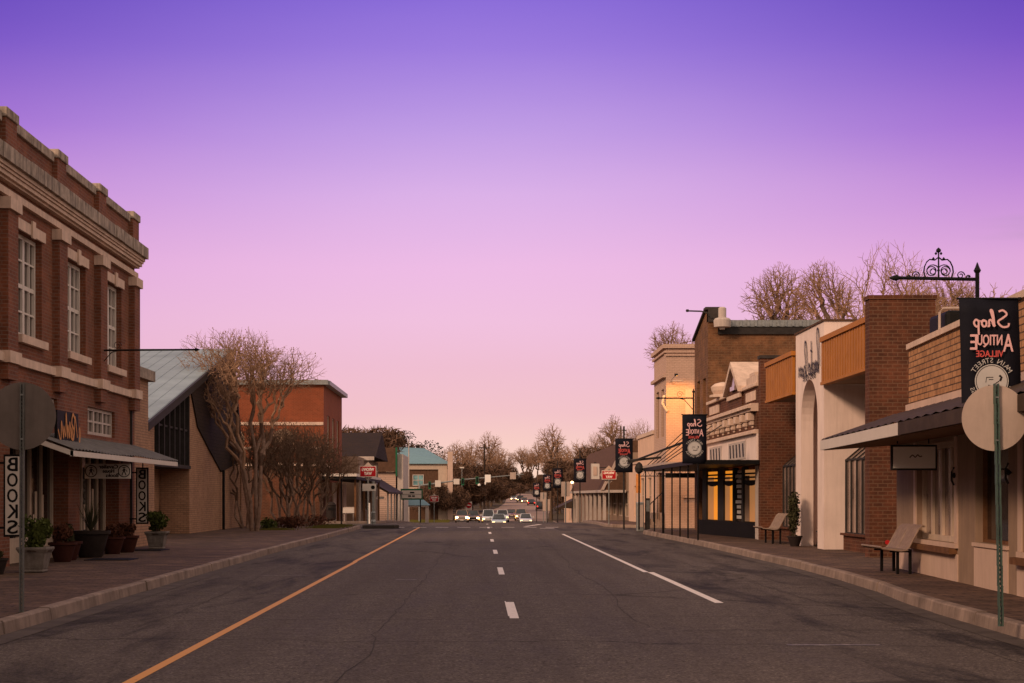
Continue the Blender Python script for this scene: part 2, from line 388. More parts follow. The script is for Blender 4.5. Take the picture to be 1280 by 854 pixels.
# ------------------------------------------------------------------ ground, roads, pavements
ys = [-60,0,40,80]+[y for y,_ in GZ if y > 80]; ys = sorted(set(ys+[140,150,175,210,240,270,325,420,550,850,1500]))
def sheet(name, rows, m, dz=0):     # rows: (y, [x...])
    mb = MB()
    for (ya, xa), (yb, xb) in zip(rows, rows[1:]):
        for i in range(len(xa)-1):
            mb.quad((xa[i],ya,gz(ya)+dz), (xa[i+1],ya,gz(ya)+dz), (xb[i+1],yb,gz(yb)+dz), (xb[i],yb,gz(yb)+dz))
    return struct(mb.build(name, m))
sheet('ground', [(y, [-900,-60,60,900]) for y in ys], 'terrain', -.012)
rd = [(-40,-12,16),(92,-12,16)]+[(y, *e) for y, e in ((110,(-9,12)),(130,(-7,9)),(160,(-5.5,9)),(195,(-5,9.6)),(225,(-5,10)),(255,(-4,10.6)),(300,(0,12.6)),(350,(4,15.5)),(420,(6.5,17.5)),(490,(8,18.5)),(600,(10,20)),(700,(11,22)))]
sheet('road', [(y, [a, b]) for y, a, b in rd if y <= 255], 'asphalt', 0)
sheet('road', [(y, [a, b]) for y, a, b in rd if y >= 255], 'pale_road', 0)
cs = MB().quad((16,70,-.002),(80,70,-.002),(80,84,-.002),(16,84,-.002)).quad((-12,86,-.002),(-80,86,-.002),(-80,99,-.002),(-12,99,-.002)); struct(cs.build('cross_street', 'lot_asphalt'))

def pavement(curb, outer, z=.16, m='pavers', endcaps=(), name='sidewalk'):
    """curb: polyline (x,y) of the kerb face; outer: x of far side"""
    side = 1 if outer > curb[0][0] else -1
    inn = [(x+side*.16, y) for x, y in curb]
    mb = MB(); P = [(x, y, gz(y)+z) for x, y in inn]
    for a, b in zip(P, P[1:]): mb.quad(a, b, (outer, b[1], b[2]), (outer, a[1], a[2]))
    a, b = P[0], P[-1]
    for q in (a, b): mb.quad(q, (outer, q[1], q[2]), (outer, q[1], q[2]-z), (q[0], q[1], q[2]-z))
    struct(mb.build(name, m))
    kb = MB(); rng = random.Random(4)
    for (xa, ya), (xb, yb) in zip(curb, curb[1:]):
        L = math.hypot(xb-xa, yb-ya); n = max(1, round(L/2.4))
        for i in range(n):
            t0 = i/n+.018/L; t1 = (i+1)/n-.018/L; j = rng.uniform(-.015,.015); hz = rng.uniform(-.006,.006)
            q = [(xa+(xb-xa)*t, ya+(yb-ya)*t) for t in (t0, t1)]
            (x0,y0),(x1,y1) = q
            pr = [(0+j+.0,-.05),(j+.025,z+.004+hz-.02),(j+.045,z+.004+hz),(.168,z+.004+hz),(.168,-.05)]
            b = len(kb.v)
            for (xx,yy) in q:
                for (o_, zz) in pr: kb.v.append((xx+side*o_, yy, gz(yy)+zz))
            for k in range(5): kb.f.append((b+k, b+(k+1)%5, b+5+(k+1)%5, b+5+k))
            kb.f.append(tuple(b+k for k in range(5))); kb.f.append(tuple(b+5+k for k in range(5)))
    struct(kb.build('kerb', 'concrete'))
    gt = MB()
    for (xa, ya), (xb, yb) in zip(curb, curb[1:]): gt.quad((xa+side*.02,ya,gz(ya)+.005),(xb+side*.02,yb,gz(yb)+.005),(xb-side*.32,yb,gz(yb)+.005),(xa-side*.32,ya,gz(ya)+.005))
    struct(gt.build('gutter', 'gutter_concrete'))
pavement([(-5.35,4),(-5.47,19),(-5.62,30),(-5.72,45),(-5.70,60),(-5.75,80),(-6.3,82.5),(-8,84.3),(-12,85)], -30)
pavement([(5.9,4),(6.05,18.3),(6.2,22.5),(6.32,24.5),(6.62,27.5),(6.82,31),(6.98,36),(7.05,51.5),(6.95,62),(6.85,69),(7.3,71),(8.6,71.9),(12,72)], 34)
pavement([(-12,98.2),(-8,98.6),(-6.4,99.5),(-6.0,102),(-6.0,130),(-5.9,160),(-5.6,185)], -40, .15)
pavement([(12,82.2),(8,82.5),(6.7,83.6),(6.5,86),(6.9,110),(8.2,130),(9.4,165),(10.3,200),(11.2,250)], 40, .15)
# darker end of the left pavement where the side street begins
isl = MB().prism([(-5.7,80.4,.0),(-4.15,80.6,.0),(-3.95,81.2,.0),(-4.1,82.4,.0),(-5.8,83,.0)], (0,0,.17)).build('kerb', 'dark_concrete', bevel=.03); struct(isl)
# painted lines
def stripe(x0, x1, y0, y1, m, skew=0, name='lane_marking'):
    mb = MB(); n = max(1, int(abs(y1-y0)/4)); 
    for i in range(n):
        a = y0+(y1-y0)*i/n; b = y0+(y1-y0)*(i+1)/n
        mb.quad((x0,a,.004+gz(a)),(x1,a,.004+gz(a)),(x1,b,.004+gz(b)),(x0,b,.004+gz(b)))
    return mb
mb = MB()
def addm(a, b): 
    o = len(a.v); a.v += b.v; a.f += [tuple(i+o for i in q) for q in b.f]
addm(mb, stripe(-3.05, -2.945, 2, 40, 0)); addm(mb, stripe(-3.08, -2.97, 40, 84, 0)); struct(mb.build('yellow_lane_line', 'line_yellow'))
mb = MB(); addm(mb, stripe(3.52,3.65,24.6,34.5,0)); addm(mb, stripe(3.44,3.55,34.52,69,0)); struct(mb.build('white_lane_line', 'line_white'))
mb = MB()
for k in range(-1, 7):
    y0 = 21.5+12.0*k; addm(mb, stripe(.40+.0008*k, .52, y0, y0+3.3, 0))
addm(mb, stripe(.385, .40, 21.9, 25.0, 0))
struct(mb.build('dashed_lane_line', 'line_white'))
mb = MB()
for k in range(-4, 6):
    xc = -1.9+k*1.12
    addm(mb, stripe(xc-.33, xc+.33, 83.6, 84.1, 0))
addm(mb, stripe(3.0,3.7,81.0,81.5,0))
for i in range(5): mb.quad((2.3+i*.35,86+i*2.2,.005),(2.5+i*.35,86+i*2.2,.005),(2.85+i*.35,88.2+i*2.2,.005),(2.65+i*.35,88.2+i*2.2,.005)) if i < 3 else None
struct(mb.build('crossing_marking', 'line_white'))
mb = MB(); addm(mb, stripe(3.3,4.3,17.6,17.75,0)); addm(mb, stripe(-1.6,-1.2,31.4,31.52,0)); addm(mb, stripe(.2,.9,39.9,40.0,0)); addm(mb, stripe(-4.4,-3.4,33.0,33.06,0)); struct(mb.build('worn_road_mark', 'line_faded'))
mb = MB(); rg = random.Random(31)
for kind, c0, a0, a1 in (('y',-1.25,12,60),('y',2.1,20,80),('y',5.2,14,46),('y',-4.2,20,70),('x',27.5,-5.0,-1.0),('x',34.2,-5.1,3.4),('x',22.6,-5.0,.2),('x',44,-5.2,6.2),('x',19.6,2.4,5.6),('x',29.8,3.7,6.2)):
    n_ = max(6, int(abs(a1-a0)/.5)); pts = []; o_ = 0
    for i in range(n_+1): o_ += rg.gauss(0,.03); pts.append((c0+o_, a0+(a1-a0)*i/n_) if kind == 'y' else (a0+(a1-a0)*i/n_, c0+o_))
    ribbon(mb, pts, .012 if kind == 'y' else .026, lambda a,b,e: (a,b,.0035))
struct(mb.build('tar_seam','dark_concrete'))
tag(MB().lathe((0,0,0), [(.31,0),(.31,.006),(.0,.006)], 24).map(lambda x,y,z:(x-1.6,y+57,z+.001)).build('manhole_cover','dark_concrete'), 'round dark manhole cover set in the asphalt lane', 'manhole cover')

# ------------------------------------------------------------------ LEFT: red brick two-storey building
B = thing('brick_building', 'two storey red brick building with stone cornice and bookshop on the ground floor', 'building', (-9.6, 45.9, .16))
f = fL(-9.6); Y0, Y1 = 2.0, 45.9
WC = [35.25-4.03*2, 35.25-4.03, 35.25, 39.28, 43.3]; WC = [23.16, 27.19, 31.22, 35.25, 39.28, 43.3]
PC = [21.3, 25.33, 29.36, 33.4, 37.45, 41.5, 45.52]
holes = [(c-.92, c+.92, 4.97, 7.15) for c in WC]
trans = [(c-1.5, c+1.5, 3.12, 3.80) for c in (26.0, 31.4, 36.0, 41.9)]
shop = [(22,27.6,.16,2.9), (28.4,32.6,.16,2.9), (33.7,38.5,.16,2.9), (39.6,43.9,.16,2.9)]
mb = MB(); holed(mb, f, Y0, Y1, .16, 9.09, holes+trans+shop, .35)
mb.quad((-9.95,Y1,.16),(-26,Y1,.16),(-26,Y1,9.02),(-9.95,Y1,9.02)); mb.quad((-9.95,Y0,.16),(-9.95,Y0,9.02),(-26,Y0,9.02),(-26,Y0,.16)); mb.quad((-26,Y0,.16),(-26,Y0,9.02),(-26,Y1,9.02),(-26,Y1,.16))
mb.quad((-9.95,Y0,8.4),(-26,Y0,8.4),(-26,Y1-.01,8.4),(-9.95,Y1-.01,8.4))
wall = mb.build('wall', 'red_brick', B)
for c in PC:
    m2 = MB(); fbox(m2, f, c-.36, min(c+.36, 45.88), 3.95, 7.36, -.16, 0); pl = m2.build('pilaster', 'red_brick', B)
    m3 = MB(); fbox(m3, f, c-.42, min(c+.42, 45.95), 7.362, 7.60, -.23, 0); m3.build('capital', 'limestone', pl); m3 = MB(); fbox(m3, f, c-.42, min(c+.42,45.95), 4.28, 4.52, -.22, 0); m3.build('pilaster_base', 'limestone', pl)
    m4 = MB(); fbox(m4, f, c-.40, min(c+.40, 45.92), 8.52, 9.20, -.12, .40); pp = m4.build('parapet_post', 'red_brick', B)
    m5 = MB(); fbox(m5, f, c-.44, min(c+.44, 45.96), 9.202, 9.40, -.16, .44); m5.build('post_cap', 'weathered_stone', pp, bevel=.02)
for i in range(len(PC)-1):
    a, b = PC[i]+.472, PC[i+1]-.472; n = 3
    for k in range(n): mb = MB(); fbox(mb, f, a+(b-a)*k/n+.004, a+(b-a)*(k+1)/n-.004, 9.092, 9.30, -.07, .42); mb.build('coping_stone', 'weathered_stone', B, bevel=.015)
mb = MB(); n = 44; rng = random.Random(2)
for k in range(n):
    a = Y0+(Y1+.12-Y0)*k/n; b = Y0+(Y1+.12-Y0)*(k+1)/n; fbox(mb, f, a+.006, b-.006, 8.20, 8.50+rng.uniform(-.012,.012), -.36+rng.uniform(-.012,.012), 0)
mb.build('cornice_ledge', 'weathered_stone', B)
mb = MB(); fbox(mb, f, Y0, Y1+.09, 8.12, 8.198, -.28, 0); fbox(mb, f, Y0, Y1+.07, 7.98, 8.06, -.20, 0); fbox(mb, f, Y0, Y1+.08, 8.062, 8.118, -.24, 0); fbox(mb, f, Y0, Y1+.05, 7.93, 7.978, -.13, 0)
mb.build('cornice_moulding', 'limestone', B)
mb = MB(); fbox(mb, f, Y0, Y1+.04, 7.66, 7.80, -.10, 0); mb.build('frieze_band', 'limestone', B)
mb = MB(); fbox(mb, f, Y0, Y1+.03, 4.30, 4.48, -.10, 0); mb.build('belt_course', 'limestone', B)
for c in WC:
    m2 = MB(); fbox(m2, f, c-1.08, c+1.08, 7.152, 7.38, -.05, .1); fbox(m2, f, c-.12, c+.12, 7.10, 7.46, -.09, -.051); m2.build('lintel', 'limestone', B)
    m2 = MB(); fbox(m2, f, c-1.05, c+1.05, 4.80, 4.968, -.12, .3); m2.build('sill', 'limestone', B)
    window(f, c-.92, c+.92, 4.972, 7.148, B, 'sign_white', 'window_glass', 4, 4, .09, .04, .14, (('c',2),('r',2)))
for (a,b,c,d) in trans: window(f, a, b, c, d, B, 'dirty_white', 'window_glass', 6, 2, .08, .05, .08, (('c',2),('c',4)), name='transom_window')
for (a,b,c,d) in shop:
    g = lambda u, z, dd: f(u, z, dd+.35)
    m2 = MB(); fbox(m2, g, a, b, .16, .62, .0, .12); m2.build('kick_panel', 'cream_paint', B)
    w = window(g, a, b, .622, 2.88, B, 'cream_paint', 'shop_glass', 5, 1, .07, .08, .0, (('c',3),), name='shop_window')
    m2 = MB(); rg = random.Random(int(a*10))
    for k in range(7): u = rg.uniform(a+.4, b-.4); fbox(m2, g, u, u+rg.uniform(.08,.25), .75, rg.uniform(1.1,2.0), .045, .055)
    m2.build('window_display', 'cream_paint', w)
m2 = MB(); 
m2.lathe((-9.75, 39.9, 1.95), [(.03,0),(.05,.06),(.03,.12)], 8)
m2.build('wall_lamp', 'bulb_soft', B)
mb = MB()                              # corrugated porch roof
n = 160; a0, a1 = 33.9, 45.75; prev = None
for k in range(n+1):
    u = a0+(a1-a0)*k/n; w = .018*math.cos(k*math.pi*.5); sag = .03*math.sin(k*.09)
    cur = [(-9.6, u, 3.0+w), (-9.0, u, 2.80+w), (-8.36, u, 2.56+w+sag*.5)]
    if prev:
        for i in range(2): mb.quad(prev[i], prev[i+1], cur[i+1], cur[i])
    prev = cur
aw = mb.build('awning', 'awning_metal', B)
mb = MB(); mb.box(-8.41,-8.36,a0,a1,2.42,2.535); mb.prism([(-9.6,a0,2.86),(-8.36,a0,2.42),(-8.36,a0,2.53),(-9.6,a0,2.97)],(0,.05,0)); mb.prism([(-9.6,a1-.05,2.86),(-8.36,a1-.05,2.42),(-8.36,a1-.05,2.53),(-9.6,a1-.05,2.97)],(0,.05,0)); mb.build('fascia', 'sign_white', aw)
mb = MB(); fbox(mb, f, 45.30, 45.36, .2, 4.2, -.06, 0); mb.build('downpipe', 'dark_metal', B)

# tan corner building behind it
T = thing('tan_brick_annex', 'narrow tan brick annex with dark cap between bookshop building and gabled building', 'building', (-9.7,47,.16))
mb = MB(); mb.box(-26,-9.62,45.92,47.9,.16,4.92); mb.build('wall','tan_brick',T)
mb = MB(); mb.box(-26.1,-9.45,45.95,48.1,4.92,5.22); mb.build('cap','weathered_stone',T)

# signs of the bookshop
def mirr(cx, Y, cz): return lambda a, b, e: (cx-a, Y-e, cz+b)
def blade(cx, Y, label, hang):
    t = thing('bookshop_sign', label, 'sign', (cx, Y, .85), 'vertical signs of the bookshop')
    MB().box(cx-.17,cx+.17,Y-.03,Y+.03,.83,2.38).build('frame','black_paint',t)
    MB().box(cx-.135,cx+.135,Y-.036,Y-.0301,.87,2.34).build('panel','sign_white',t)
    mb = MB()
    for i, ch in enumerate('BOOKS'): put_text(mb, ch, mirr(cx, Y-.038, 2.195-i*.295), .19, .25, .008)
    mb.build('lettering','black_paint',t)
    mb = MB()
    if hang == 'wall': mb.box(cx-.38,cx-.17,Y-.015,Y+.015,2.22,2.26); mb.box(cx-.38,cx-.17,Y-.015,Y+.015,.95,.99); mb.box(cx+.0,cx+.03,Y-.015,Y+.015,2.38,2.62)
    else:
        for z in (2.2,.98): mb.box(cx-.3,cx-.17,Y-.02,Y+.02,z,z+.04)
    mb.build('bracket','black_metal',t)
blade(-8.77, 31.0, 'vertical BOOKS sign nearest the street corner, beside the round grey sign', 'post')
blade(-9.25, 45.25, 'vertical BOOKS sign hung at the far end of the porch roof by tan brick', 'wall')
t = thing('iron_post', 'slim black post carrying the nearer BOOKS sign', 'post', (-9.1,31,.16))
MB().tube([(-9.1,31,.16),(-9.1,31,3.3)],.045,8).build('pole','black_metal',t); MB().lathe((-9.1,31,3.3),[(.03,0),(.06,.05),(.05,.1),(.01,.16)],8).build('finial','black_metal',t)
t = thing('shop_sign', 'white hanging shop board with two circled walking figures under porch roof', 'sign', (-9.03,40,2.0))
X0, X1, Yb = -9.57, -8.46, 40.0
MB().box(X0,X1,Yb-.02,Yb+.02,2.02,2.38).build('board','sign_white',t)
mb = MB()
for s_, w_, z_ in (('Cavalier',.40,2.31),('House',.24,2.205),('Books',.26,2.10)): put_text(mb, s_, mirr((X0+X1)/2+.02-(.0 if s_!='Books' else -.09), Yb-.022, z_), w_*1.15, .088, .006)
mb.build('lettering','black_paint',t)
for cx in (X0+.155, X1-.155):
    mb = MB(); n = 28
    for k in range(n):
        a, b = 2*math.pi*k/n, 2*math.pi*(k+1)/n
        mb.quad(*[(cx+r*math.cos(q), Yb-.023, 2.2+r*math.sin(q)) for r, q in ((.15,a),(.15,b),(.128,b),(.128,a))])
    ff = lambda a,b,e: (cx+a, Yb-.0235-e, 2.2+b)
    for pts, w in (([(0,.06),(.0,-.01)],.045),([(0,.0),(-.04,-.05),(-.05,-.105)],.022),([(0,.0),(.03,-.05),(.05,-.10)],.022),([(0,.045),(.06,.02),(.075,-.02)],.015),([(0,.045),(-.05,.01)],.015),([(-.045,.088),(.045,.096)],.014)): ribbon(mb, pts, w, ff)
    mb.disc((cx,2.2+.083),.018,Yb-.024,Yb-.0236,10)
    mb.build('emblem','black_paint',t)
MB().box(X0+.2,X0+.22,Yb-.01,Yb+.01,2.38,2.9).box(X1-.22,X1-.2,Yb-.01,Yb+.01,2.38,2.55).build('hanger','black_metal',t)
# orange script sign on the porch roof
t = thing('script_sign', 'dark board with tall orange script letters standing on the porch roof', 'sign', (-9.0,36,2.75))
MB().box(-9.06,-9.0,35.15,37.0,2.78,3.44).build('board','black_paint',t)
fs = lambda a,b,e: (-8.985+e, 36.95-a, 2.80+b)
mb = MB()
ribbon(mb, spline([(1.45,.50),(1.25,.60),(1.15,.40),(1.35,.25),(1.25,.05),(1.05,.12)]), .07, lambda a,b,e: fs(1.75-a,b,e))
ribbon(mb, spline([(.10,.10),(.30,.55),(.36,.28),(.45,.05),(.6,.30),(.62,.08),(.78,.42),(.80,.08),(.95,.34),(.96,.06),(1.1,.60),(1.13,.1),(1.3,.30),(1.32,.06),(1.5,.4),(1.55,.0),(1.78,.22)], 6), .06, fs)
ribbon(mb, spline([(-.1,.0),(-.14,.20),(-.1,.34)]), .1, fs)
mb.build('lettering','script_orange',t)
# lamp arms
def arm(base, L, ztop, zbot, label, scroll, dirx=1, rise=0):
    x, y, z = base
    t = thing('scroll_bracket', label, 'bracket', (x,y,zbot))
    MB().tube([(x,y,zbot),(x,y,ztop)],.028,8).lathe((x,y,ztop),[(.035,0),(.05,.03),(.03,.07),(.005,.14)],8).build('upright','black_metal',t)
    e = x+dirx*L
    MB().tube([(x,y,z),(e,y,z+rise)],.024,8).tube([(e,y,z+rise),(e+dirx*.04,y,z+rise),(e+dirx*.09,y,z+rise),(e+dirx*.14,y,z+rise)],[.02,.045,.032,.008],8).build('crossbar','black_metal',t)
    mb = MB()
    def curl(cx, cz, r, s, turns=1.4, w=.009):
        pts = []
        for k in range(20):
            q = k/19*turns*2*math.pi; rr = r*(1-.75*k/19); pts.append((cx+s*rr*math.cos(q), y, cz+rr*math.sin(q)))
        mb.tube(pts, w, 4)
    if scroll:
        c = x+dirx*L*.5; h = .36*scroll
        mb.tube([(c,y,z),(c,y,z+h)],[.014,.01],5); mb.lathe((c,y,z+h),[(.01,0),(.035,.02),(.03,.045),(.005,.07)],8)
        for s in (-1,1):
            curl(c+s*.085*scroll, z+.11*scroll, .10*scroll, -s); curl(c+s*.085*scroll, z+.11*scroll, .075*scroll, s, 1.2)
            mb.tube([(c+s*a*scroll,y,z+b*scroll) for a,b in ((.0,.30),(.05,.26),(.12,.27),(.16,.235),(.19,.17),(.2,.1),(.18,.03))],.011,4)
            curl(c+s*.30*scroll, z+.055*scroll, .055*scroll, s); curl(c+s*.40*scroll, z+.03*scroll, .03*scroll, s)
            mb.tube([(c+s*a*scroll,y,z+b*scroll) for a,b in ((.2,.02),(.28,.01),(.36,.01),(.48,.015))],.008,4)
            mb.lathe((c+s*.07*scroll,y,z+.255*scroll),[(.005,0),(.022,.02),(.005,.045)],6)
            mb.lathe((c+s*.035*scroll,y,z+h-.03),[(.005,0),(.02,.02),(.005,.04)],6)
    else:
        curl(x+dirx*.45, z+.12, .11, 1); mb.tube([(x,y,z-.4),(x+dirx*.3,y,z-.05),(x+dirx*.5,y,z)],.012,5)
    mb.build('scrollwork','black_metal',t)
arm((-9.55,41.45,5.26), 2.38, 5.75, 4.6, 'black wall bracket reaching out over the street from brick bookshop building', 0, 1, .02)
arm((6.74,22.3,4.53), 1.05, 4.62, 2.85, 'black scrollwork arm above the nearest banner', 1.0, -1, .02)
arm((7.06,54.3,4.82), 1.1, 5.0, 2.86, 'black scrollwork arm above the banner by the ornate brick shop', 0, -1)

# ------------------------------------------------------------------ LEFT: gabled brick building with folded metal roof
G = thing('gabled_building', 'tan brick building with steep grey metal gable roof and dark glazing', 'building', (-11,65,.16))
poly = [(-12.2,54.5,.16),(-12.2,54.5,3.8),(-12.2,73.2,7.9),(-12.2,76.1,3.2),(-12.2,76.1,.16)]
MB().prism(poly,(-15,0,0)).build('wall','tan_brick',G)
MB().box(-12.2,-11,54.3,55.8,.16,4.2).build('corner_pier','tan_brick',G)
mb = MB(); mb.prism([(-11.06,62.9,.16),(-11.06,76.2,.16),(-11.06,76.2,3.25),(-11.06,73.3,7.85),(-11.06,62.9,5.6)],(-1.12,0,0));
mb.build('front_wall','tan_brick',G); MB().box(-12.2,-11,76.22,79.9,.16,2.95).build('low_wall','tan_brick',G)
MB().box(-12.25,-11.0,55.8,62.9,2.62,2.75).build('beam','dark_metal',G)
mb = MB(); gp = [(-11.25,55.82,2.76),(-11.25,62.88,2.76),(-11.25,62.88,5.6),(-11.25,55.82,4.1)]; mb.prism(gp,(-.05,0,0)); gl = mb.build('glazing','shop_glass',G)
mb = MB()
for k in range(8): u = 55.9+k*.99; mb.box(-11.24,-11.06,u,u+.13,2.76,4.1+(u-55.8)*.212)
mb.box(-11.2,-11.12,55.9,62.8,4.05,4.12)
mb.build('mullion','dark_metal',gl)
mb = MB(); mb.prism([(-11.0,63.0,5.60),(-11.0,66.5,6.4),(-11.0,70,7.15),(-11.0,73.3,7.98),(-11.0,74.6,5.6),(-11.0,75.9,3.3),(-11.0,73.2,2.9),(-11.0,70.4,2.62),(-11.0,67.2,3.5),(-11.0,64.5,4.3)],(-.05,0,0)); mb.build('shaded_gable','shingle',G)  # dark overlay on the gable: its shadow is put into the colour
mb = MB(); n = 40                      # near roof slope with standing seams
def rz_(y): return 3.98+(y-54.0)*(8.14-3.98)/(73.3-54.0)
mb.prism([(-10.9,54.0,rz_(54.0)),(-10.9,73.3,rz_(73.3)),(-10.9,73.3,rz_(73.3)-.14),(-10.9,54.0,rz_(54.0)-.14)],(-17,0,0))
for k in range(34): x = -10.98-k*.5; mb.prism([(x,54.02,rz_(54.02)-.01),(x,73.25,rz_(73.25)-.01),(x,73.25,rz_(73.25)+.012),(x,54.02,rz_(54.02)+.012)],(-.02,0,0))
t_ = NT(MATS['grey_roof']); 
rf = mb.build('roof','grey_roof',G)
MB().prism([(-10.92,73.31,8.14),(-10.92,76.5,3.1),(-10.92,76.2,3.0),(-10.92,73.1,7.95)],(-17,0,0)).build('steep_roof','shingle',G)
MB().prism([(-10.8,53.9,3.72),(-10.8,73.3,7.92),(-10.8,73.3,8.18),(-10.8,53.9,4.0)],(-.1,0,0)).build('barge_board','dark_metal',G)
MB().tube([(-10.92,70.4,.16),(-10.92,70.4,2.7)],.06,8).build('downpipe','black_metal',G)

# ------------------------------------------------------------------ LEFT FAR
def facade_box(name, label, X0, X1, Ya, Yb, top, m, side, holes=(), base=None, roof_m='dark_concrete', cope='limestone', coph=.2, wm='window_glass', fm='cream_paint', cat='building', cols=2, rows=2):
    """side=+1 : faces +X at X1 (left row); side=-1 : faces -X at X0 (right row)"""
    b = gz((Ya+Yb)/2)-.4 if base is None else base
    t = thing(name, label, cat, ((X1 if side > 0 else X0), Ya, b))
    fr = (lambda u,z,d: (X1-d,u,z)) if side > 0 else (lambda u,z,d: (X0+d,u,z))
    mb = MB(); holed(mb, fr, Ya, Yb, b, top, [h for h in holes], .25)
    xa, xb = (X0, X1-.25) if side > 0 else (X0+.25, X1)
    mb.quad((xa,Ya,b),(xb,Ya,b),(xb,Ya,top),(xa,Ya,top)); mb.quad((xa,Yb,b),(xa,Yb,top),(xb,Yb,top),(xb,Yb,b)); o = xa if side > 0 else xb
    mb.quad((o,Ya,b),(o,Ya,top),(o,Yb,top),(o,Yb,b)); mb.quad((xa,Ya,top-.3),(xb,Ya,top-.3),(xb,Yb,top-.3),(xa,Yb,top-.3))
    mb.build('wall', m, t)
    for h in holes: window(fr, *h, t, fm, wm, cols, rows, .07, .05, .08)
    if coph:
        mb = MB(); mb.box(X0-.06,X1+.06,Ya-.08,Ya+.25,top,top+coph); 
        if side > 0: mb.box(X1-.25,X1+.08,Ya+.252,Yb+.06,top,top+coph)
        else: mb.box(X0-.08,X0+.25,Ya+.252,Yb+.06,top,top+coph)
        mb.build('coping', cope, t)
    return t
t = facade_box('orange_brick_building','tall orange brick building with pale metal coping behind the bare trees',-27,-10,106,120,8.75,'orange_brick',1,[(108.5+3.6*k,110.3+3.6*k,4.6,6.9) for k in range(3)],coph=.0)
mb = MB(); mb.box(-27,-9.7,105.7,106.1,8.75,9.05); mb.box(-10.1,-9.6,106.1,120.3,8.75,9.02); mb.build('coping','galvanized',t)
mb = MB(); mb.box(-26.9,-10.02,105.92,105.99,6.15,6.35); mb.box(-26.9,-10.02,105.9,105.99,4.6,4.75); mb.build('string_course','limestone',t)
for k in range(4):
    mb = MB(); xx = -12.6-k*3.2; mb.prism([(xx-.7,105.98,4.9),(xx+.7,105.98,4.9)]+[(xx+.7*math.cos(q*math.pi/8),105.98,5.4+.5*math.sin(q*math.pi/8)) for q in range(9)],(0,-.03,0)); mb.build('arched_window','stucco_tan',t)
t = facade_box('porch_shop','single storey shop with timber door and posts along its porch',-20,-9.6,99.5,105.4,3.4,'dark_brick',1,[(100.2,102.2,.9,2.4),(103,104.8,.9,2.4)])
mb = MB(); mb.box(-9.6,-7.4,99.5,124,2.78,2.95); pr = mb.build('porch_roof','sign_white',t)
mb = MB(); mb.box(-9.6,-7.42,99.6,123.8,2.60,2.775); mb.build('fascia','black_paint',pr)
for k in range(7): MB().box(-7.6,-7.48,100.2+k*3.9,100.32+k*3.9,-.25,2.6).build('post','dirty_white' if k%2 else 'wood_brown',t)
for k,(a,m_) in enumerate(((107.2,'door_wood'),(111.5,'cream_paint'),(116,'door_wood'),(120,'stucco_pink'))): MB().box(-9.98,-9.88,a,a+2.6,-.3,2.5).build('door' if k%2==0 else 'panel',m_,t)
t = facade_box('dark_roof_building','low building with dark shingle roof slope beside orange brick building',-22,-9.2,125,150,4.6,'stucco_tan',1,[(127,130,.4,2.2),(133,136,.4,2.2)],coph=0)
mb = MB(); mb.prism([(-22,132,4.7),(-22,141,7.0),(-22,150,4.7)],(13.7,0,0)); mb.build('roof','shingle',t)
MB().box(-17,-8.4,131.6,131.9,4.45,4.75).build('fascia','dirty_white',t); MB().box(-15,-8.2,127,127.3,3.6,3.8).build('fascia','sign_white',t)
mb = MB(); mb.prism([(-9.2,126,3.3),(-6.9,126,1.9),(-6.9,126,1.75),(-9.2,126,3.0)],(0,23,0)); mb.build('awning','awning_dark',t)
for k in range(5): MB().box(-7.1,-6.98,127+k*5,127.12+k*5,gz(127+k*5)-.1,1.9).build('post','sign_white',t)
MB().box(-8.2,-7.3,126.5,126.6,1.35,1.55).build('sign_strip','sign_white',t)
t = facade_box('slatted_shop','small shop with brown slatted front edged in green',-16,-8.0,158,176,3.9,'siding',1,[(160,163,.2,2.0)],coph=0)
mb = MB(); mb.box(-13,-8.0,157.6,157.95,3.92,6.2); mb.build('slatted_front','mansard',t); MB().box(-8.0,-7.85,157.5,158.2,3.5,6.25).build('trim','green_trim',t)
MB().box(-7.84,-7.3,158,170,-1.2,5.6).build('white_wall','dirty_white',t)
t = thing('teal_roof_building','cream and brown building under a pale teal hipped roof','building',(-10,262,gz(262)))
MB().box(-16.5,-5.2,262,280,-3,6.6).build('wall','mansard',t)
mb = MB(); mb.prism([(-17.2,261.2,6.7),(-4.6,261.2,6.7),(-9.0,270,9.3),(-15.5,270,9.6)],(0,.15,.1)); mb.quad((-4.6,261.2,6.75),(-4.6,281,6.75),(-9.0,270,9.35)); mb.quad((-17.2,261.2,6.75),(-15.5,270,9.65),(-17.2,281,6.75)); mb.build('roof','teal_roof',t)
mb = MB(); mb.box(-16.6,-5.1,261.7,261.99,5.8,6.6); mb.box(-6.5,-5.05,261.6,261.99,-3,5.8); mb.box(-16.6,-13.5,261.6,261.99,-3,5.8); mb.box(-13.5,-6.5,261.65,261.99,2.2,3.0); mb.build('cream_frame','cream_paint',t)
MB().box(-5.0,-4.2,261,262.5,-3,8.6).build('corner_column','stucco_pink',t)
window(fF(261.9), -10.6,-8.8,3.2,5.0,t,'dirty_white','teal_glass',2,2,.12,.1,-.02)
t = thing('letterboard_sign','green framed white letterboard sign on two posts','sign',(-6.1,150,gz(150)))
MB().box(-7.15,-5.15,149.9,150.1,1.25,2.25).build('frame','green_trim',t); MB().box(-7.05,-5.25,149.86,149.895,1.38,2.1).build('panel','sign_white',t)
mb = MB(); 
for z, segs in ((1.84,((-6.3,-5.9),)),(1.52,((-6.45,-6.2),(-6.1,-5.85)))):
    for a,b in segs: mb.box(a,b,149.84,149.855,z,z+.13)
mb.box(-7.05,-5.25,149.84,149.855,1.73,1.75); mb.build('letters','black_paint',t)
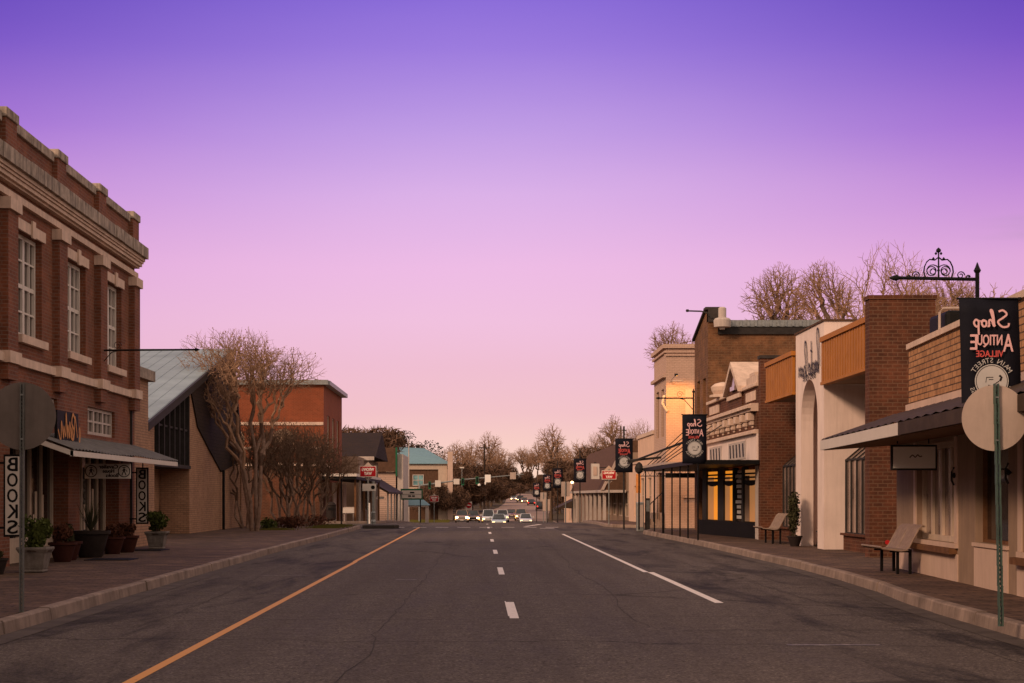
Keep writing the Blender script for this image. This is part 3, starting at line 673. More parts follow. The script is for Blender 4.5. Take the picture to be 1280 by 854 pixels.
MB().box(-6.98,-6.88,149.95,150.05,gz(150),1.25).build('post','black_metal',t); MB().box(-5.4,-5.3,149.95,150.05,gz(150),1.25).build('post','black_metal',t)
t = thing('teal_canopy','small pavilion with pale teal roof and white columns beyond letterboard sign','pavilion',(-6.8,172,gz(172)))
mb = MB(); mb.prism([(-8.3,171,.62),(-5.2,171,.62),(-5.8,172.5,1.15),(-7.8,172.5,1.15)],(0,.1,.06)); mb.quad((-5.2,171,.64),(-5.2,175,.64),(-5.8,172.6,1.2)); mb.build('roof','teal_roof',t)
for x in (-8.1,-5.6): MB().box(x,x+.35,171.2,171.5,gz(172)-.2,.62).build('column','dirty_white',t)
MB().box(-8.2,-5.3,171.1,171.3,.45,.62).build('beam','dirty_white',t)

# signal mast arm
t = thing('signal_mast','long grey mast arm carrying traffic signals across the far junction','traffic signal',(-8.7,240,gz(240)))
MB().tube([(-8.7,240,gz(240)),(-8.7,240,3.4)],[.16,.12],10).build('pole','galvanized',t)
def mz(x): return 3.15+(x+8.7)*(4.75-3.15)/15.2 
MB().tube([(-8.7,240,3.1),(-2,240,mz(-2)+.15),(6.5,240,mz(6.5))],[.13,.1,.06],8).build('arm','galvanized',t)
for x, m_, w_, h_ in ((-7.2,'green_trim',.35,1.1),(-6.0,'sign_white',.85,.95),(-3.3,'sign_white',.85,.8),(-2.4,'green_trim',.4,1.0),(-.3,'green_trim',.42,1.1),(1.25,'white_paint',.85,1.1),(4.9,'sign_back',.85,1.0)):
    z = mz(x)+.05
    if m_ == 'green_trim':
        mb = MB().box(x-w_/2,x+w_/2,239.6,239.9,z-h_*.7,z+h_*.3); h_o = mb.build('signal_head',m_,t)
        MB().box(x-w_*.3,x+w_*.3,239.55,239.6,z-h_*.5,z+h_*.2).build('visor','black_metal',h_o)
    else: MB().box(x-w_/2,x+w_/2,239.65,239.7,z-h_*.6,z+h_*.4).build('plate',m_,t)
MB().lathe((-.3+.3,239.7,3.0),[(.05,0),(.22,.1),(.22,.3),(.05,.4)],10).lathe((.9,239.7,3.2),[(.05,0),(.12,.1),(.12,.4),(.03,.55)],8).build('camera_dome','white_paint',t)

# ------------------------------------------------------------------ road signs
def roundsign(x, y, r, zc, base, top, lean, label, m='sign_back', pm='green_post'):
    t = thing('round_sign', label, 'road sign', (x,y,base), 'backs of round signs on perforated posts')
    mb = MB(); L = top-base
    for i in range(int(L/.0508)):                                  # perforated square post: rungs between two rails
        z = base+i*.0508; k = lean*(z-base)/L
        mb.box(x+k-.010,x+k+.010,y-.003,y+.003,z,z+.026)
    n = 12
    for i in range(n):
        z0 = base+L*i/n; z1 = base+L*(i+1)/n; k = lean*(z0-base)/L
        mb.box(x+k-.026,x+k-.0102,y-.024,y+.024,z0,z1); mb.box(x+k+.0102,x+k+.026,y-.024,y+.024,z0,z1)
    mb.build('post', pm, t)
    k = lean*(zc-base)/L
    d = MB(); d.disc((x+k-.01, zc), r, y+.03, y+.034, 56).build('disc', m, t)
    MB().box(x+k-.016,x+k+.016,y-.03,y-.024,zc-r*.7,zc-r*.66).box(x+k-.016,x+k+.016,y-.03,y-.024,zc+r*.6,zc+r*.64).build('bolt','galvanized',t)
roundsign(5.76, 18.2, .365, 2.462, .16, 2.84, -.055, 'pale back of round road sign on green post at the right kerb', 'sign_back')
roundsign(-5.665, 20.4, .42, 2.59, .16, 2.99, .01, 'shadowed back of round road sign on grey post at the left kerb', 'sign_back_dark', 'grey_post')
def wrongway(x, y, zc, label, w=.76, h=.5, extra=False, base=.16, txt=True):
    t = thing('wrong_way_sign', label, 'road sign', (x,y,base), 'red wrong way signs')
    MB().tube([(x,y,base),(x,y,zc+.3)],.035,8).build('post','galvanized',t)
    MB().box(x-w/2,x+w/2,y-.07,y-.06,zc-h/2,zc+h/2).build('border','sign_white',t)
    MB().box(x-w/2+.03,x+w/2-.03,y-.075,y-.0701,zc-h/2+.03,zc+h/2-.03).build('panel','sign_red',t)
    if txt:
        mb = MB(); put_text(mb,'WRONG',mirr(x,y-.077,zc+.1),w*.72,h*.27,.006); put_text(mb,'WAY',mirr(x,y-.077,zc-.1),w*.45,h*.27,.006); mb.build('lettering','white_paint',t)
    d = .48; MB().prism([(x-d,y+.05,zc),(x,y+.05,zc-d),(x+d,y+.05,zc),(x,y+.05,zc+d)],(0,.01,0)).build('diamond_plate','sign_back',t)
    if extra:
        MB().box(x-.28,x+.42,y-.06,y-.05,zc-.98,zc-.62).build('small_plate','sign_white',t); MB().disc((x+.25,zc-.8),.1,y-.065,y-.0601,16).build('symbol','black_paint',t)
wrongway(-5.6, 83, 2.83, 'red WRONG WAY sign on the left corner with small white plate below', .84, .56, True)
wrongway(6.55, 83.2, 2.66, 'red WRONG WAY sign on the right corner before the brown mansard shop', .74, .46)
wrongway(-4.1, 150, gz(150)+2.3, 'distant red WRONG WAY sign left of the road past the letterboard', .8, .55, base=gz(150))
t = thing('do_not_enter_sign','small red and white square sign behind the waiting vehicles','road sign',(-1.75,278,gz(278)))
MB().tube([(-1.75,278,gz(278)),(-1.75,278,.6)],.05,6).build('post','galvanized',t); MB().box(-2.3,-1.2,277.9,277.94,-.75,.65).build('panel','sign_white',t); MB().disc((-1.75,.02),.5,277.86,277.89,20).build('red_disc','sign_red',t); MB().box(-2.05,-1.45,277.83,277.85,-.04,.1).build('bar','white_paint',t)
def signback(x, y, w, z0, z1, label):
    t = thing('sign_back_panel', label, 'road sign', (x,y,gz(y)), 'grey sign backs along the right pavement')
    MB().tube([(x,y,gz(y)),(x,y,z1)],.05,6).build('post','galvanized',t); MB().box(x-w/2,x+w/2,y+.06,y+.09,z0,z1).build('panel','sign_back',t)
signback(7.6, 145, .75, 1.55, 2.85, 'tall grey sign back beside the fourth banner from the front')
signback(8.15, 200, .9, -.2, 1.2, 'grey sign back low at the pavement edge beyond the banners')
signback(6.95+2.2, 235, .9, .8, 2.1, 'distant grey sign back left of the farthest banner')
t = thing('steel_post','thick galvanised post behind the left WRONG WAY sign','post',(-5.35,83.3,.16)); MB().tube([(-5.35,83.3,.16),(-5.35,83.3,2.35)],.075,10).build('pole','galvanized',t); MB().lathe((-5.35,83.3,.16),[(.14,0),(.14,.15),(.09,.25),(.12,.6),(.08,.65)],10).build('base','galvanized',t)
t = thing('thin_post','slim black post near the outdoor tables on left pavement','post',(-6.9,82.5,.16)); MB().tube([(-6.9,82.5,.16),(-6.9,82.5,2.4)],.035,8).build('pole','black_metal',t); MB().lathe((-6.9,82.5,2.4),[(.035,0),(.05,.04),(.01,.1)],8).build('cap','black_metal',t)
t = thing('white_bollard','short white bollard in front of timber door','bollard',(-6.6,98.9,.0)); MB().tube([(-6.6,98.9,-.1),(-6.6,98.9,1.1)],.06,10).build('bollard_body','white_paint',t); MB().lathe((-6.6,98.9,1.1),[(.06,0),(.065,.03),(.03,.07)],10).build('cap','white_paint',t)

# ------------------------------------------------------------------ banners
def banner_mesh(t, cx, y, zt, w=.76, h=1.58, skew=0, detail=True, pole='short', base=2.85):
    n = 8; mb = MB(); P = []
    for j in range(n+1):
        for i in range(5):
            u = i/4-.5; v = j/n; P.append((cx+u*w*(1-.02*v)+skew*v, y+.02*math.sin(u*5+v*4), zt-h*v))
    mb.v = P
    for j in range(n):
        for i in range(4): a = j*5+i; mb.f.append((a,a+1,a+6,a+5))
    o = mb.build('fabric','banner_black',t, smooth=True); md = o.modifiers.new('s','SOLIDIFY'); md.thickness = .006
    fn = lambda a,b,e: (cx-a+skew*(zt-b)/h*0+skew*.5, y-.045-e, b)
    s = MB(); k = .205*w/.76
    for st in SHOP: ribbon(s, [(a*k-1.07*k, b*k*1.1+zt-.40) for a,b in spline(st, 5 if detail else 3)], .026, fn)
    s.build('script_lettering','banner_pink',t)
    s = MB(); put_text(s,'A',lambda a,b,e: fn(a-.225,zt-.59+b,e),.13,.23,.004); put_text(s,'NTIQU',lambda a,b,e: fn(a+.02,zt-.565+b,e),.33,.165,.004); put_text(s,'E',lambda a,b,e: fn(a+.235,zt-.58+b,e),.09,.20,.004); s.build('antique_lettering','banner_red' if not detail else 'banner_pink',t)
    s = MB(); put_text(s,'VILLAGE',lambda a,b,e: fn(a+.02,zt-.735+b,e),.36,.085,.003); s.build('village_lettering','banner_red',t)
    s = MB(); s.disc((cx+skew*.6, zt-1.10),.225,y-.05,y-.045,36); s.build('emblem_disc','banner_grey',t)
    s = MB()
    def arc(txt, a0, a1, rad, flip):
        for i, ch in enumerate(txt):
            if ch == ' ': continue
            q = a0+(a1-a0)*i/(len(txt)-1); v, f_ = text_faces(ch, .095 if not flip else .085)
            th = (q-math.pi/2) if not flip else (q+math.pi/2); b = len(s.v)
            for p in v:
                x_ = p[0]; y_ = p[1]-.03
                X_ = x_*math.cos(th)-y_*math.sin(th)+rad*math.cos(q); Z_ = x_*math.sin(th)+y_*math.cos(th)+rad*math.sin(q)
                s.v.append((cx+skew*.6-X_, y-.046, zt-1.10+Z_))
            s.f += [tuple(b+i_ for i_ in g) for g in f_]
    arc('MAIN STREET', R(148), R(32), .275, False); arc('DENHAM SPRINGS', R(202), R(338), .275, True)
    s.build('arc_lettering','banner_grey',t)
    s = MB(); c = (cx+skew*.6, zt-1.10); q = lambda a,b,e: (c[0]-a, y-.052-e, c[1]+b)
    ribbon(s,[(-.10,-.05),(-.04,-.075),(.05,-.06)],.022,q); ribbon(s,[(-.11,.0),(-.13,.05),(-.10,.075)],.03,q); ribbon(s,[(-.02,.05),(.07,.05)],.01,q); ribbon(s,[(.07,.05),(.08,-.02)],.008,q); ribbon(s,[(-.02,.02),(.04,.02)],.01,q); ribbon(s,[(-.1,.0),(-.05,-.03)],.012,q)
    s.build('emblem_drawing','script_dark',t)
    s = MB(); n=32
    for k_ in range(n):
        a,b = 2*math.pi*k_/n, 2*math.pi*(k_+1)/n; s.quad(*[(c[0]+r*math.cos(p), y-.0515, c[1]+r*math.sin(p)) for r,p in ((.212,a),(.212,b),(.203,b),(.203,a))])
    s.build('emblem_ring','script_dark',t)
    MB().tube([(cx-w/2-.03,y,zt+.005),(cx+w/2+.04,y,zt+.005)],.014,6).lathe((cx+w/2+.01,y-.02,zt-.03),[(.005,0),(.025,.02),(.02,.05)],8).build('rod','black_metal',t)
    if pole != 'short':
        MB().tube([(cx,y+.08,base),(cx,y+.08,zt+.6)],.045,8).build('pole','dark_metal',t)
GR = 'black street banners along the right pavement'
for i, (cx, Y, zt, lab, pole) in enumerate((
    (6.80, 22.0, 4.23, 'black ANTIQUE VILLAGE banner closest to camera, partly behind the round sign', 'short'),
    (7.05, 54.0, 4.26, 'black ANTIQUE VILLAGE banner hanging before the cream painted wall, above the canopy posts', 'short'),
    (6.90, 78.5, 4.32, 'black banner above the right WRONG WAY sign, third along the street', 'tall'),
    (6.85, 112, 4.12, 'black banner left of the cream projecting sign, fourth along the street', 'tall'),
    (7.05, 148, 3.62, 'small distant black banner beside a tall grey sign back, fifth along the street', 'tall'),
    (7.35, 178, 3.4, 'tiny black banner third from the far end of the row', 'tall'),
    (7.15, 205, 2.75, 'tiny black banner farthest down the street', 'tall'))):
    t = thing('street_banner', lab, 'banner', (cx, Y, gz(Y)), GR)
    banner_mesh(t, cx, Y, zt, .80 if i < 2 else .84, 1.6, .045 if i == 0 else 0, i < 2, pole, gz(Y))
    if i >= 4: t.scale = (1.1,1,1.1)

# ------------------------------------------------------------------ RIGHT near: tan brick shop with dark awning
Q = thing('tan_brick_shop','low tan brick shop with dark sloping awning and stucco storefront','building',(8.36,33,.16))
XF = lambda u: 8.36+(u-33)*.0642
f = lambda u,z,d: (XF(u)+d, u, z)
ua, ub = 10.0, 33.0
win1 = (27.75, 31.0, .80, 2.55); win2 = (24.3, 26.35, .86, 2.45); win3 = (18.6, 23.5, .80, 2.55); win4 = (12, 17.5, .80, 2.55)
mb = MB(); holed(mb, f, ua, ub, .16, 3.2, [win1, win2, win3, win4], .3); mb.quad(f(ub,.16,.3),f(ub,.16,12),f(ub,3.2,12),f(ub,3.2,.3)); mb.build('lower_wall','stucco_tan',Q)
mb = MB(); fbox(mb, f, ua, ub, 3.42, 4.52, .24, .55); mb.quad(f(ub,3.2,.55),f(ub,3.2,12),f(ub,4.52,12),f(ub,4.52,.55)); mb.quad(f(ub,4.2,.55),f(ub,4.2,12),f(ua,4.2,12),f(ua,4.2,.35)); mb.build('upper_wall','tan_roman',Q)
mb = MB(); fbox(mb, f, ua, ub+.02, 3.2, 3.418, .18, .5); mb.build('band','stucco_pink',Q)
for k in range(8): mb = MB(); fbox(mb, f, ub+.03-(k+1)*2.88+.01, ub+.03-k*2.88-.01, 4.522, 4.63, .19, .62); mb.build('coping_stone','limestone',Q)
for a_,b_,c_ in ((win1[0]-.2, ub+.01, .62),(win2[0]-.02, win2[1]+.02, .855),(win3[0]-.3, win3[1]+.25, .62)): mb = MB(); fbox(mb, f, a_, b_, .162, c_, -.02, 0); mb.build('kick_panel','stucco_pink',Q)
for a_,b_ in ((win1[0]-.12, win1[1]+.3),(win3[0]-.2, win3[1]+.2)): mb = MB(); fbox(mb, f, a_, b_, .622, .72, -.14, 0); mb.build('ledge','wood_brown',Q)
for w_ in (win1, win3): mb = MB(); fbox(mb, f, w_[0]-.2, w_[1]+.15, .722, .80, -.06, 0); fbox(mb, f, w_[1], w_[1]+.18, .802, 2.6, -.03, 0); fbox(mb, f, w_[0]-.2, w_[0], .802, 2.6, -.03, 0); mb.build('trim','stucco_pink',Q)
mb = MB(); fbox(mb, f, win2[0]-.05, win2[1]+.05, .80, .858, -.05, .0); mb.build('sill','stucco_pink',Q)
window(f, win1[0], win1[1], .802, 2.55, Q, 'cream_paint', 'curtain_glass', 4, 1, .1, .12, .1, (('c',2),), name='shop_window')
window(f, win2[0], win2[1], .862, 2.45, Q, 'wood_brown', 'shop_glass', 1, 1, .05, .04, .12, name='shop_window')
window(f, win3[0], win3[1], .802, 2.55, Q, 'cream_paint', 'shop_glass', 4, 1, .1, .12, .1, name='shop_window')
window(f, win4[0], win4[1], .802, 2.55, Q, 'cream_paint', 'shop_glass', 4, 1, .1, .12, .1, name='shop_window')
for u in (27.65, 24.1):
    m2 = MB(); P0 = f(u, 1.95, -.05); m2.tube([f(u,1.78,-.05),f(u,1.86,-.09),f(u,2.0,-.09),f(u,2.08,-.05)],.018,6); m2.lathe((P0[0],P0[1],1.90),[(.01,0),(.05,.04),(.01,.09)],8); m2.build('wall_sconce','dark_metal',Q)
m2 = MB(); 
for w_ in (win1,): 
    for k in range(3): m2 = MB(); fbox(m2, f, w_[0]+.35+k*.9, w_[0]+.62+k*.9, .9, 2.4, .168, .172); m2.build('curtain','cream_paint',Q)
# awning
mb = MB(); n = 150; prev = None
for k in range(n+1):
    u = ua+(33.5-ua)*k/n; w = .014*math.cos(k*math.pi*.5); xo = XF(u)
    cur = [(xo,u,3.24+w),(xo-.75,u,2.98+w),(xo-1.45,u,2.74+w)]
    if prev:
        for i in range(2): mb.quad(prev[i],prev[i+1],cur[i+1],cur[i])
    prev = cur
aw = mb.build('awning','awning_dark',Q)
mb = MB(); mb.prism([(XF(25.2)-1.46,25.2,2.53),(XF(33.5)-1.46,33.5,2.53),(XF(33.5)-1.46,33.5,2.72),(XF(25.2)-1.46,25.2,2.72)],(.05,0,0)); mb.prism([(XF(33.5)-1.46,33.5,2.53),(XF(33.5),33.5,3.03),(XF(33.5),33.5,3.2),(XF(33.5)-1.46,33.5,2.72)],(0,-.05,0)); mb.build('fascia','sign_white',aw)
mb = MB(); mb.prism([(XF(ua)-1.46,ua,2.53),(XF(25.19)-1.46,25.19,2.53),(XF(25.19)-1.46,25.19,2.72),(XF(ua)-1.46,ua,2.72)],(.05,0,0)); mb.build('dark_fascia','awning_dark',aw)
mb = MB(); mb.prism([(XF(ua)-1.4,ua,2.52),(XF(33.4)-1.4,33.4,2.52),(XF(33.4),33.4,2.62),(XF(ua),ua,2.62)],(0,0,.03)); mb.build('soffit','wood_brown',aw)
t = thing('rooftop_unit','dark rooftop unit behind the parapet of the tan brick shop','rooftop unit',(9.1,31.5,4.2))
MB().box(8.78,9.7,31,32.2,4.22,5.1).build('casing','black_paint',t,bevel=.08); MB().tube([(8.66,31.0,4.2),(8.66,31.0,5.05),(8.72,31.0,5.13),(9.6,31.0,5.14)],.025,6).build('pipe','sign_back',t)
t = thing('hanging_shop_sign','framed white board hanging under the dark awning of tan shop','sign',(7.72,29,2.05))
MB().box(7.24,8.05,28.97,29.03,2.05,2.50).build('frame','dark_metal',t,bevel=.008); MB().box(7.275,8.015,28.95,28.969,2.085,2.465).build('panel','white_paint',t)
m2 = MB(); ribbon(m2, spline([(-.10,0),(-.05,.045),(0,.01),(.04,.05),(.08,.02),(.12,.03)]),.02,lambda a,b,e:(7.66+a,28.945-e,2.27+b)); m2.build('emblem','sign_back_dark',t)
MB().box(7.35,7.37,28.99,29.01,2.52,2.62).box(7.9,7.92,28.99,29.01,2.52,2.66).build('hanger','dark_metal',t)

# benches
def bench(loc, label):
    t = thing('bench', label, 'bench', loc, 'perforated metal benches facing the street'); x,y,z = loc
    def panel(prof, L, th=.012):     # prof in x,z ; slatted along profile, along Y
        m = MB(); 
        n = 34
        for i in range(n):
            ya = y+L*i/n; yb = ya+L/n*.62
            for (a,b),(c,d) in zip(prof, prof[1:]): m.prism([(x+a,ya,z+b),(x+c,ya,z+d),(x+c,ya,z+d+th),(x+a,ya,z+b+th)],(0,yb-ya,0))
        for (a,b) in (prof[0], prof[-1]): m.tube([(x+a,y-.01,z+b),(x+a,y+L,z+b)],.018,6)
        for e in (0,.5,1): m.tube([(x+a,y+L*e,z+b) for a,b in prof],.016,6)
        return m
    L = 1.5
    panel([(-.82,.50),(-.78,.47),(-.45,.43),(-.36,.44)],L).build('seat','bench_metal',t); panel([(-.36,.44),(-.30,.50),(-.12,.84),(-.05,.90),(-.02,.88)],L).build('backrest','bench_metal',t)
    for e in (.15, L-.15):
        MB().box(x-.50,x-.45,y+e-.025,y+e+.025,z,z+.43).box(x-.62,x-.22,y+e-.02,y+e+.02,z+.40,z+.43).build('leg','black_metal',t); MB().box(x-.27,x-.22,y+e-.025,y+e+.025,z,z+.46).build('leg','black_metal',t)
bench((8.18,30.2,.16),'metal bench below the window of the tan brick shop')
bench((9.28,49.3,.16),'metal bench beside the arched white building, next to a potted shrub')
t = thing('standpipe_valve','small red valve fixed low on the brick pier behind the near bench','valve',(9.5,38.45,.5))
MB().tube([(9.5,38.5,.52),(9.5,38.36,.52)],.035,8).build('pipe','dark_metal',t); MB().tube([(9.5,38.37,.52),(9.5,38.33,.52)],.055,12).build('cap','red_plastic',t)

# ------------------------------------------------------------------ RIGHT: brick pier, ochre panels, white arch
W = thing('white_arch_building','white stucco building with tall arch between two ochre metal parapets','building',(9.27,44.3,.16))
P = thing('brick_pier','tall dark brick pier beside the tan brick shop','pier',(9.9,39.7,.16)); MB().box(9.12,10.66,38.5,38.95,.16,6.2).box(9.9,10.66,38.95,41,.16,6.2).build('shaft','dark_brick',P); MB().box(9.09,10.69,38.47,38.98,6.2,6.29).build('cap','dark_brick',P)
# arch front
ac, hw, sp_, z0, z1, Ya, Yb, XA = 46.3, 1.15, 3.75, .16, 6.3, 44.3, 48.25, 9.27
def ring(x): return [(x, ac+hw*math.cos(q), sp_+1.12*math.sin(q)) for q in [math.pi*k/18 for k in range(19)]]
mb = MB()
for x in (XA, XA+.35):
    r = ring(x)
    mb.quad((x,Ya,z0),(x,ac-hw,z0),(x,ac-hw,sp_),(x,Ya,sp_)); mb.quad((x,ac+hw,z0),(x,Yb,z0),(x,Yb,sp_),(x,ac+hw,sp_))
    for a, b in zip(r, r[1:]):
        mb.quad(a, b, (x, b[1], z1), (x, a[1], z1))
    mb.quad((x,Ya,sp_),(x,ac-hw,sp_),(x,ac-hw,z1),(x,Ya,z1)); mb.quad((x,ac+hw,sp_),(x,Yb,sp_),(x,Yb,z1),(x,ac+hw,z1))
ra, rb = ring(XA), ring(XA+.35)
for i in range(18): mb.quad(ra[i], ra[i+1], rb[i+1], rb[i])
for yy in (ac-hw, ac+hw): mb.quad((XA,yy,z0),(XA+.35,yy,z0),(XA+.35,yy,sp_),(XA,yy,sp_))
mb.quad((XA,Ya,z0),(XA,Ya,z1),(XA+.35,Ya,z1),(XA+.35,Ya,z0)); mb.quad((XA,Yb,z0),(XA,Yb,z1),(XA+.35,Yb,z1),(XA+.35,Yb,z0))
mb.build('arch_front','stucco_white',W)
mb = MB(); mb.box(XA+.352,11.6,Ya,Ya+.25,.16,z1-.0); mb.box(XA+.352,11.6,Yb-.25,Yb,.16,z1); mb.box(11.35,11.6,Ya+.252,Yb-.252,.16,z1); mb.box(XA+.352,11.35,Ya+.252,Yb-.252,5.0,5.1); mb.build('side_wall','stucco_white',W)
mb = MB(); mb.prism([(XA-.04,Ya-.04,z1),(XA-.04,Yb+.04,z1),(XA+.42,Yb+.04,z1),(XA+.42,Ya-.04,z1)],(0,0,.05)); mb.box(XA+.42,11.65,Ya-.04,Ya+.3,z1,z1+.05); mb.build('coping','mansard',W)
MB().box(XA+.5,11.3,Ya+.6,Yb-.26,.165,.18).build('threshold','concrete',W)
MB().box(10.2,10.35,Yb-.36,Yb-.252,2.05,2.22).build('wall_lamp','dark_metal',W)
mb = MB(); fa = lambda a,b,e: (XA-.03-e, 44.75+a, b)
ribbon(mb, spline([(.05,5.15),(.12,5.95),(.30,6.18),(.42,5.98),(.28,5.55),(.18,5.1),(.2,4.98),(.32,5.28),(.42,5.0),(.52,5.32),(.60,5.0),(.72,5.3),(.8,4.98)],6),.07,fa)
ribbon(mb, spline([(1.15,5.92),(1.12,5.3),(1.18,4.98),(1.35,5.2),(1.45,5.3),(1.5,5.0)],6),.08,fa); ribbon(mb,[(1.05,5.62),(1.25,5.66)],.05,fa)
ribbon(mb, spline([(.85,5.05),(.95,5.3),(1.08,5.2),(.98,5.0),(1.12,5.0)],6),.06,fa)
ribbon(mb, spline([(1.65,5.1),(1.8,5.75),(1.98,5.98),(2.1,5.8),(1.95,5.4),(1.88,4.98),(2.1,5.3),(2.22,5.0),(2.35,5.25),(2.45,5.0),(2.6,5.3),(2.72,5.05),(2.88,5.3),(2.95,5.02)],6),.07,fa)
mb.build('script_lettering','script_dark',W)
m2 = MB(); put_text(m2,'BOUTIQUE',lambda a,b,e:(XA-.03-e,46.2+a,4.79+b),1.7,.2,.008); 
# raise: sits between script and arch crown
for i,(a,b,c) in enumerate(m2.v): m2.v[i] = (a,b,c+.145-.0)
m2.build('small_lettering','script_dark',W)
def ochre(u0, u1, label_parent):
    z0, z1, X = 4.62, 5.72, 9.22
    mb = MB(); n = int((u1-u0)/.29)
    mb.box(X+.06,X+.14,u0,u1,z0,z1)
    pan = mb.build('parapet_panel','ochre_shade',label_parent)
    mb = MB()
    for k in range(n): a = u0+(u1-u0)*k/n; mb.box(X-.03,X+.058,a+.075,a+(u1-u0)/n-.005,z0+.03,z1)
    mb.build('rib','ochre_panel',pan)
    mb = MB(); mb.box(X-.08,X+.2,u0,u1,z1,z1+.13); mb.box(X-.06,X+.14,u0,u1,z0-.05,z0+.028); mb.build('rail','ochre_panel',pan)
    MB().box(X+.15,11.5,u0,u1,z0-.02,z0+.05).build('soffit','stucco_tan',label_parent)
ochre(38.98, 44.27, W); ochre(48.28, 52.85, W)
MB().box(10.7,19,38.97,44.25,.16,4.6).build('back_wall','dark_brick',W); MB().box(10.6,19,48.27,53.85,.16,4.6).build('back_wall','dark_brick',W); MB().box(9.78,10.69,39.0,41.0,.16,4.59).build('brick_return','tan_brick',W)
def bay(u0, u1):
    X = 9.75
    g = MB(); g.quad((X,u0,.62),(X,u1,.62),(X,u1,2.55),(X,u0,2.55)); g.quad((X,u0,2.55),(X,u1,2.55),(10.58,u1,3.25),(10.58,u0,3.25)); g.quad((X,u0,.62),(X,u0,2.55),(10.58,u0,3.25),(10.58,u0,.62)); b = g.build('bay_window','curtain_glass',W)
    m = MB(); n = 5
    for k in range(n): u = u0+(u1-u0)*k/(n-1); m.tube([(X-.02,u,.6),(X-.02,u,2.55),(10.58,u,3.27)],.035,4)
    for z in (.62,2.55): m.tube([(X-.02,u0,z),(X-.02,u1,z)],.035,4)
    m.tube([(10.3,u0,.6),(10.3,u0,3.0)],.03,4); m.build('frame','dark_metal',b)
    m = MB(); m.box(9.68,10.59,u0-.1,u1+.1,.16,.56); m.box(9.60,10.59,u0-.15,u1+.15,.562,.62); m.build('bay_base','dark_brick',W)
bay(41.2,43.7); bay(50.4,52.7)
# ------------------------------------------------------------------ RIGHT: ornate shop
O = thing('ornate_shop','ornate brick and stone shopfront with pediment and amber lit windows','building',(9.2,54,.16))
mb = MB(); mb.box(9.2,24,53.9,54.3,.16,6.1); mb.box(9.35,24,54.302,66.25,2.6,4.6); mb.box(10.4,24,54.302,66.25,.16,2.6); mb.build('wall','dark_brick',O)
MB().box(9.17,24,53.86,54.34,6.1,6.2).build('coping','dark_concrete',O)
f = fR(9.2); ya, yb = 54.302, 66.0
mb = MB(); fbox(mb, f, ya, yb, 2.78, 3.66, -.06, .14)
sp = mb.build('plaster_band','stucco_white',O)
for (a,b,n) in ((56.6,60.2,5),(62.2,65.2,4)):
    w = MB(); fbox(w, f, a-.1, b+.1, 2.88, 3.50, -.08, -.061); ww = w.build('transom_panel','dirty_white',O)
    w = MB()
    for k in range(n): c = a+(b-a)*(k+.5)/n; q0,q1,q2,q3 = f(c-.20,2.95,-.09),f(c+.05,2.95,-.09),f(c+.20,3.42,-.09),f(c-.05,3.42,-.09); w.prism([q0,q1,q2,q3],(.008,0,0))
    w.build('slat','script_dark',ww)
mb = MB(); fbox(mb, f, ya, yb, 3.662, 3.74, -.20, .14); fbox(mb, f, ya, yb, 3.742, 3.80, -.12, .14); fbox(mb, f, ya, yb, 4.50, 4.60, -.36, .14); fbox(mb, f, ya, yb, 4.40, 4.498, -.25, .14); fbox(mb, f, ya, yb, 4.602, 4.66, -.24, .14); mb.build('cornice','limestone',O)
mb = MB(); fbox(mb, f, ya, yb, 3.802, 4.398, -.05, .14); fbox(mb, f, ya, yb, 4.662, 5.22, -.02, .14); mb.build('parapet','dark_brick',O)
for k in range(9):
    c = ya+.65+k*1.32; m = MB(); fbox(m, f, c-.2, c+.2, 4.1, 4.36, -.30, -.051); fbox(m, f, c-.16, c+.16, 3.95, 4.098, -.2, -.051); fbox(m, f, c-.1,c+.1,3.86,3.948,-.12,-.051); m.build('corbel','limestone',O,bevel=.03)
for a, b in ((54.6,56.5),(62.9,65.4)):
    m = MB(); fbox(m, f, a, b, 4.78, 5.10, -.07, -.021); m.build('stone_tablet','limestone',O,bevel=.015)
mb = MB(); fbox(mb, f, ya, 57.15, 5.222, 5.34, -.12, .3); fbox(mb, f, 60.5, yb, 5.222, 5.34, -.12, .3); fbox(mb, f, 54.4, 56.6, 5.342, 5.62, -.04, .3); fbox(mb, f, 54.9,56.0,5.622,5.75,-.02,.3); mb.build('parapet_cap','limestone',O,bevel=.02)
m = MB(); m.box(9.12,9.36,57.25,60.35,4.665,5.5); m.build('pediment_block','dark_brick',O)
m = MB()
for s in (-1,1):
    c = 58.8; a = (c+s*1.75, 5.42); b = (c, 6.38)
    m.prism([(8.95,a[0],a[1]),(8.95,b[0],b[1]),(8.95,b[0],b[1]-.2),(8.95,a[0],a[1]-.2)],(1.5,0,0))
m.build('pediment_roof','limestone',O)
MB().prism([(9.1,57.3,5.4),(9.1,60.3,5.4),(9.1,58.8,6.2)],(.25,0,0)).build('pediment_panel','dark_brick',O)
mb = MB(); mb.box(9.02,9.098,58.3,59.3,5.35,5.5); mb.prism([(9.06,58.45,5.5),(9.06,59.15,5.5),(9.06,58.8,5.95)],(.038,0,0)); mb.build('pediment_ornament','curtain_glass',O)
MB().box(9.05,9.118,57.3,60.3,5.05,5.2).build('pediment_sill','limestone',O)
mb = MB(); mb.lathe((9.25,62.6,5.34),[(.5,0),(.5,.08),(.35,.12),(.42,.25),(.45,.4),(.3,.52),(.05,.58)],16); mb.build('finial','limestone',O)
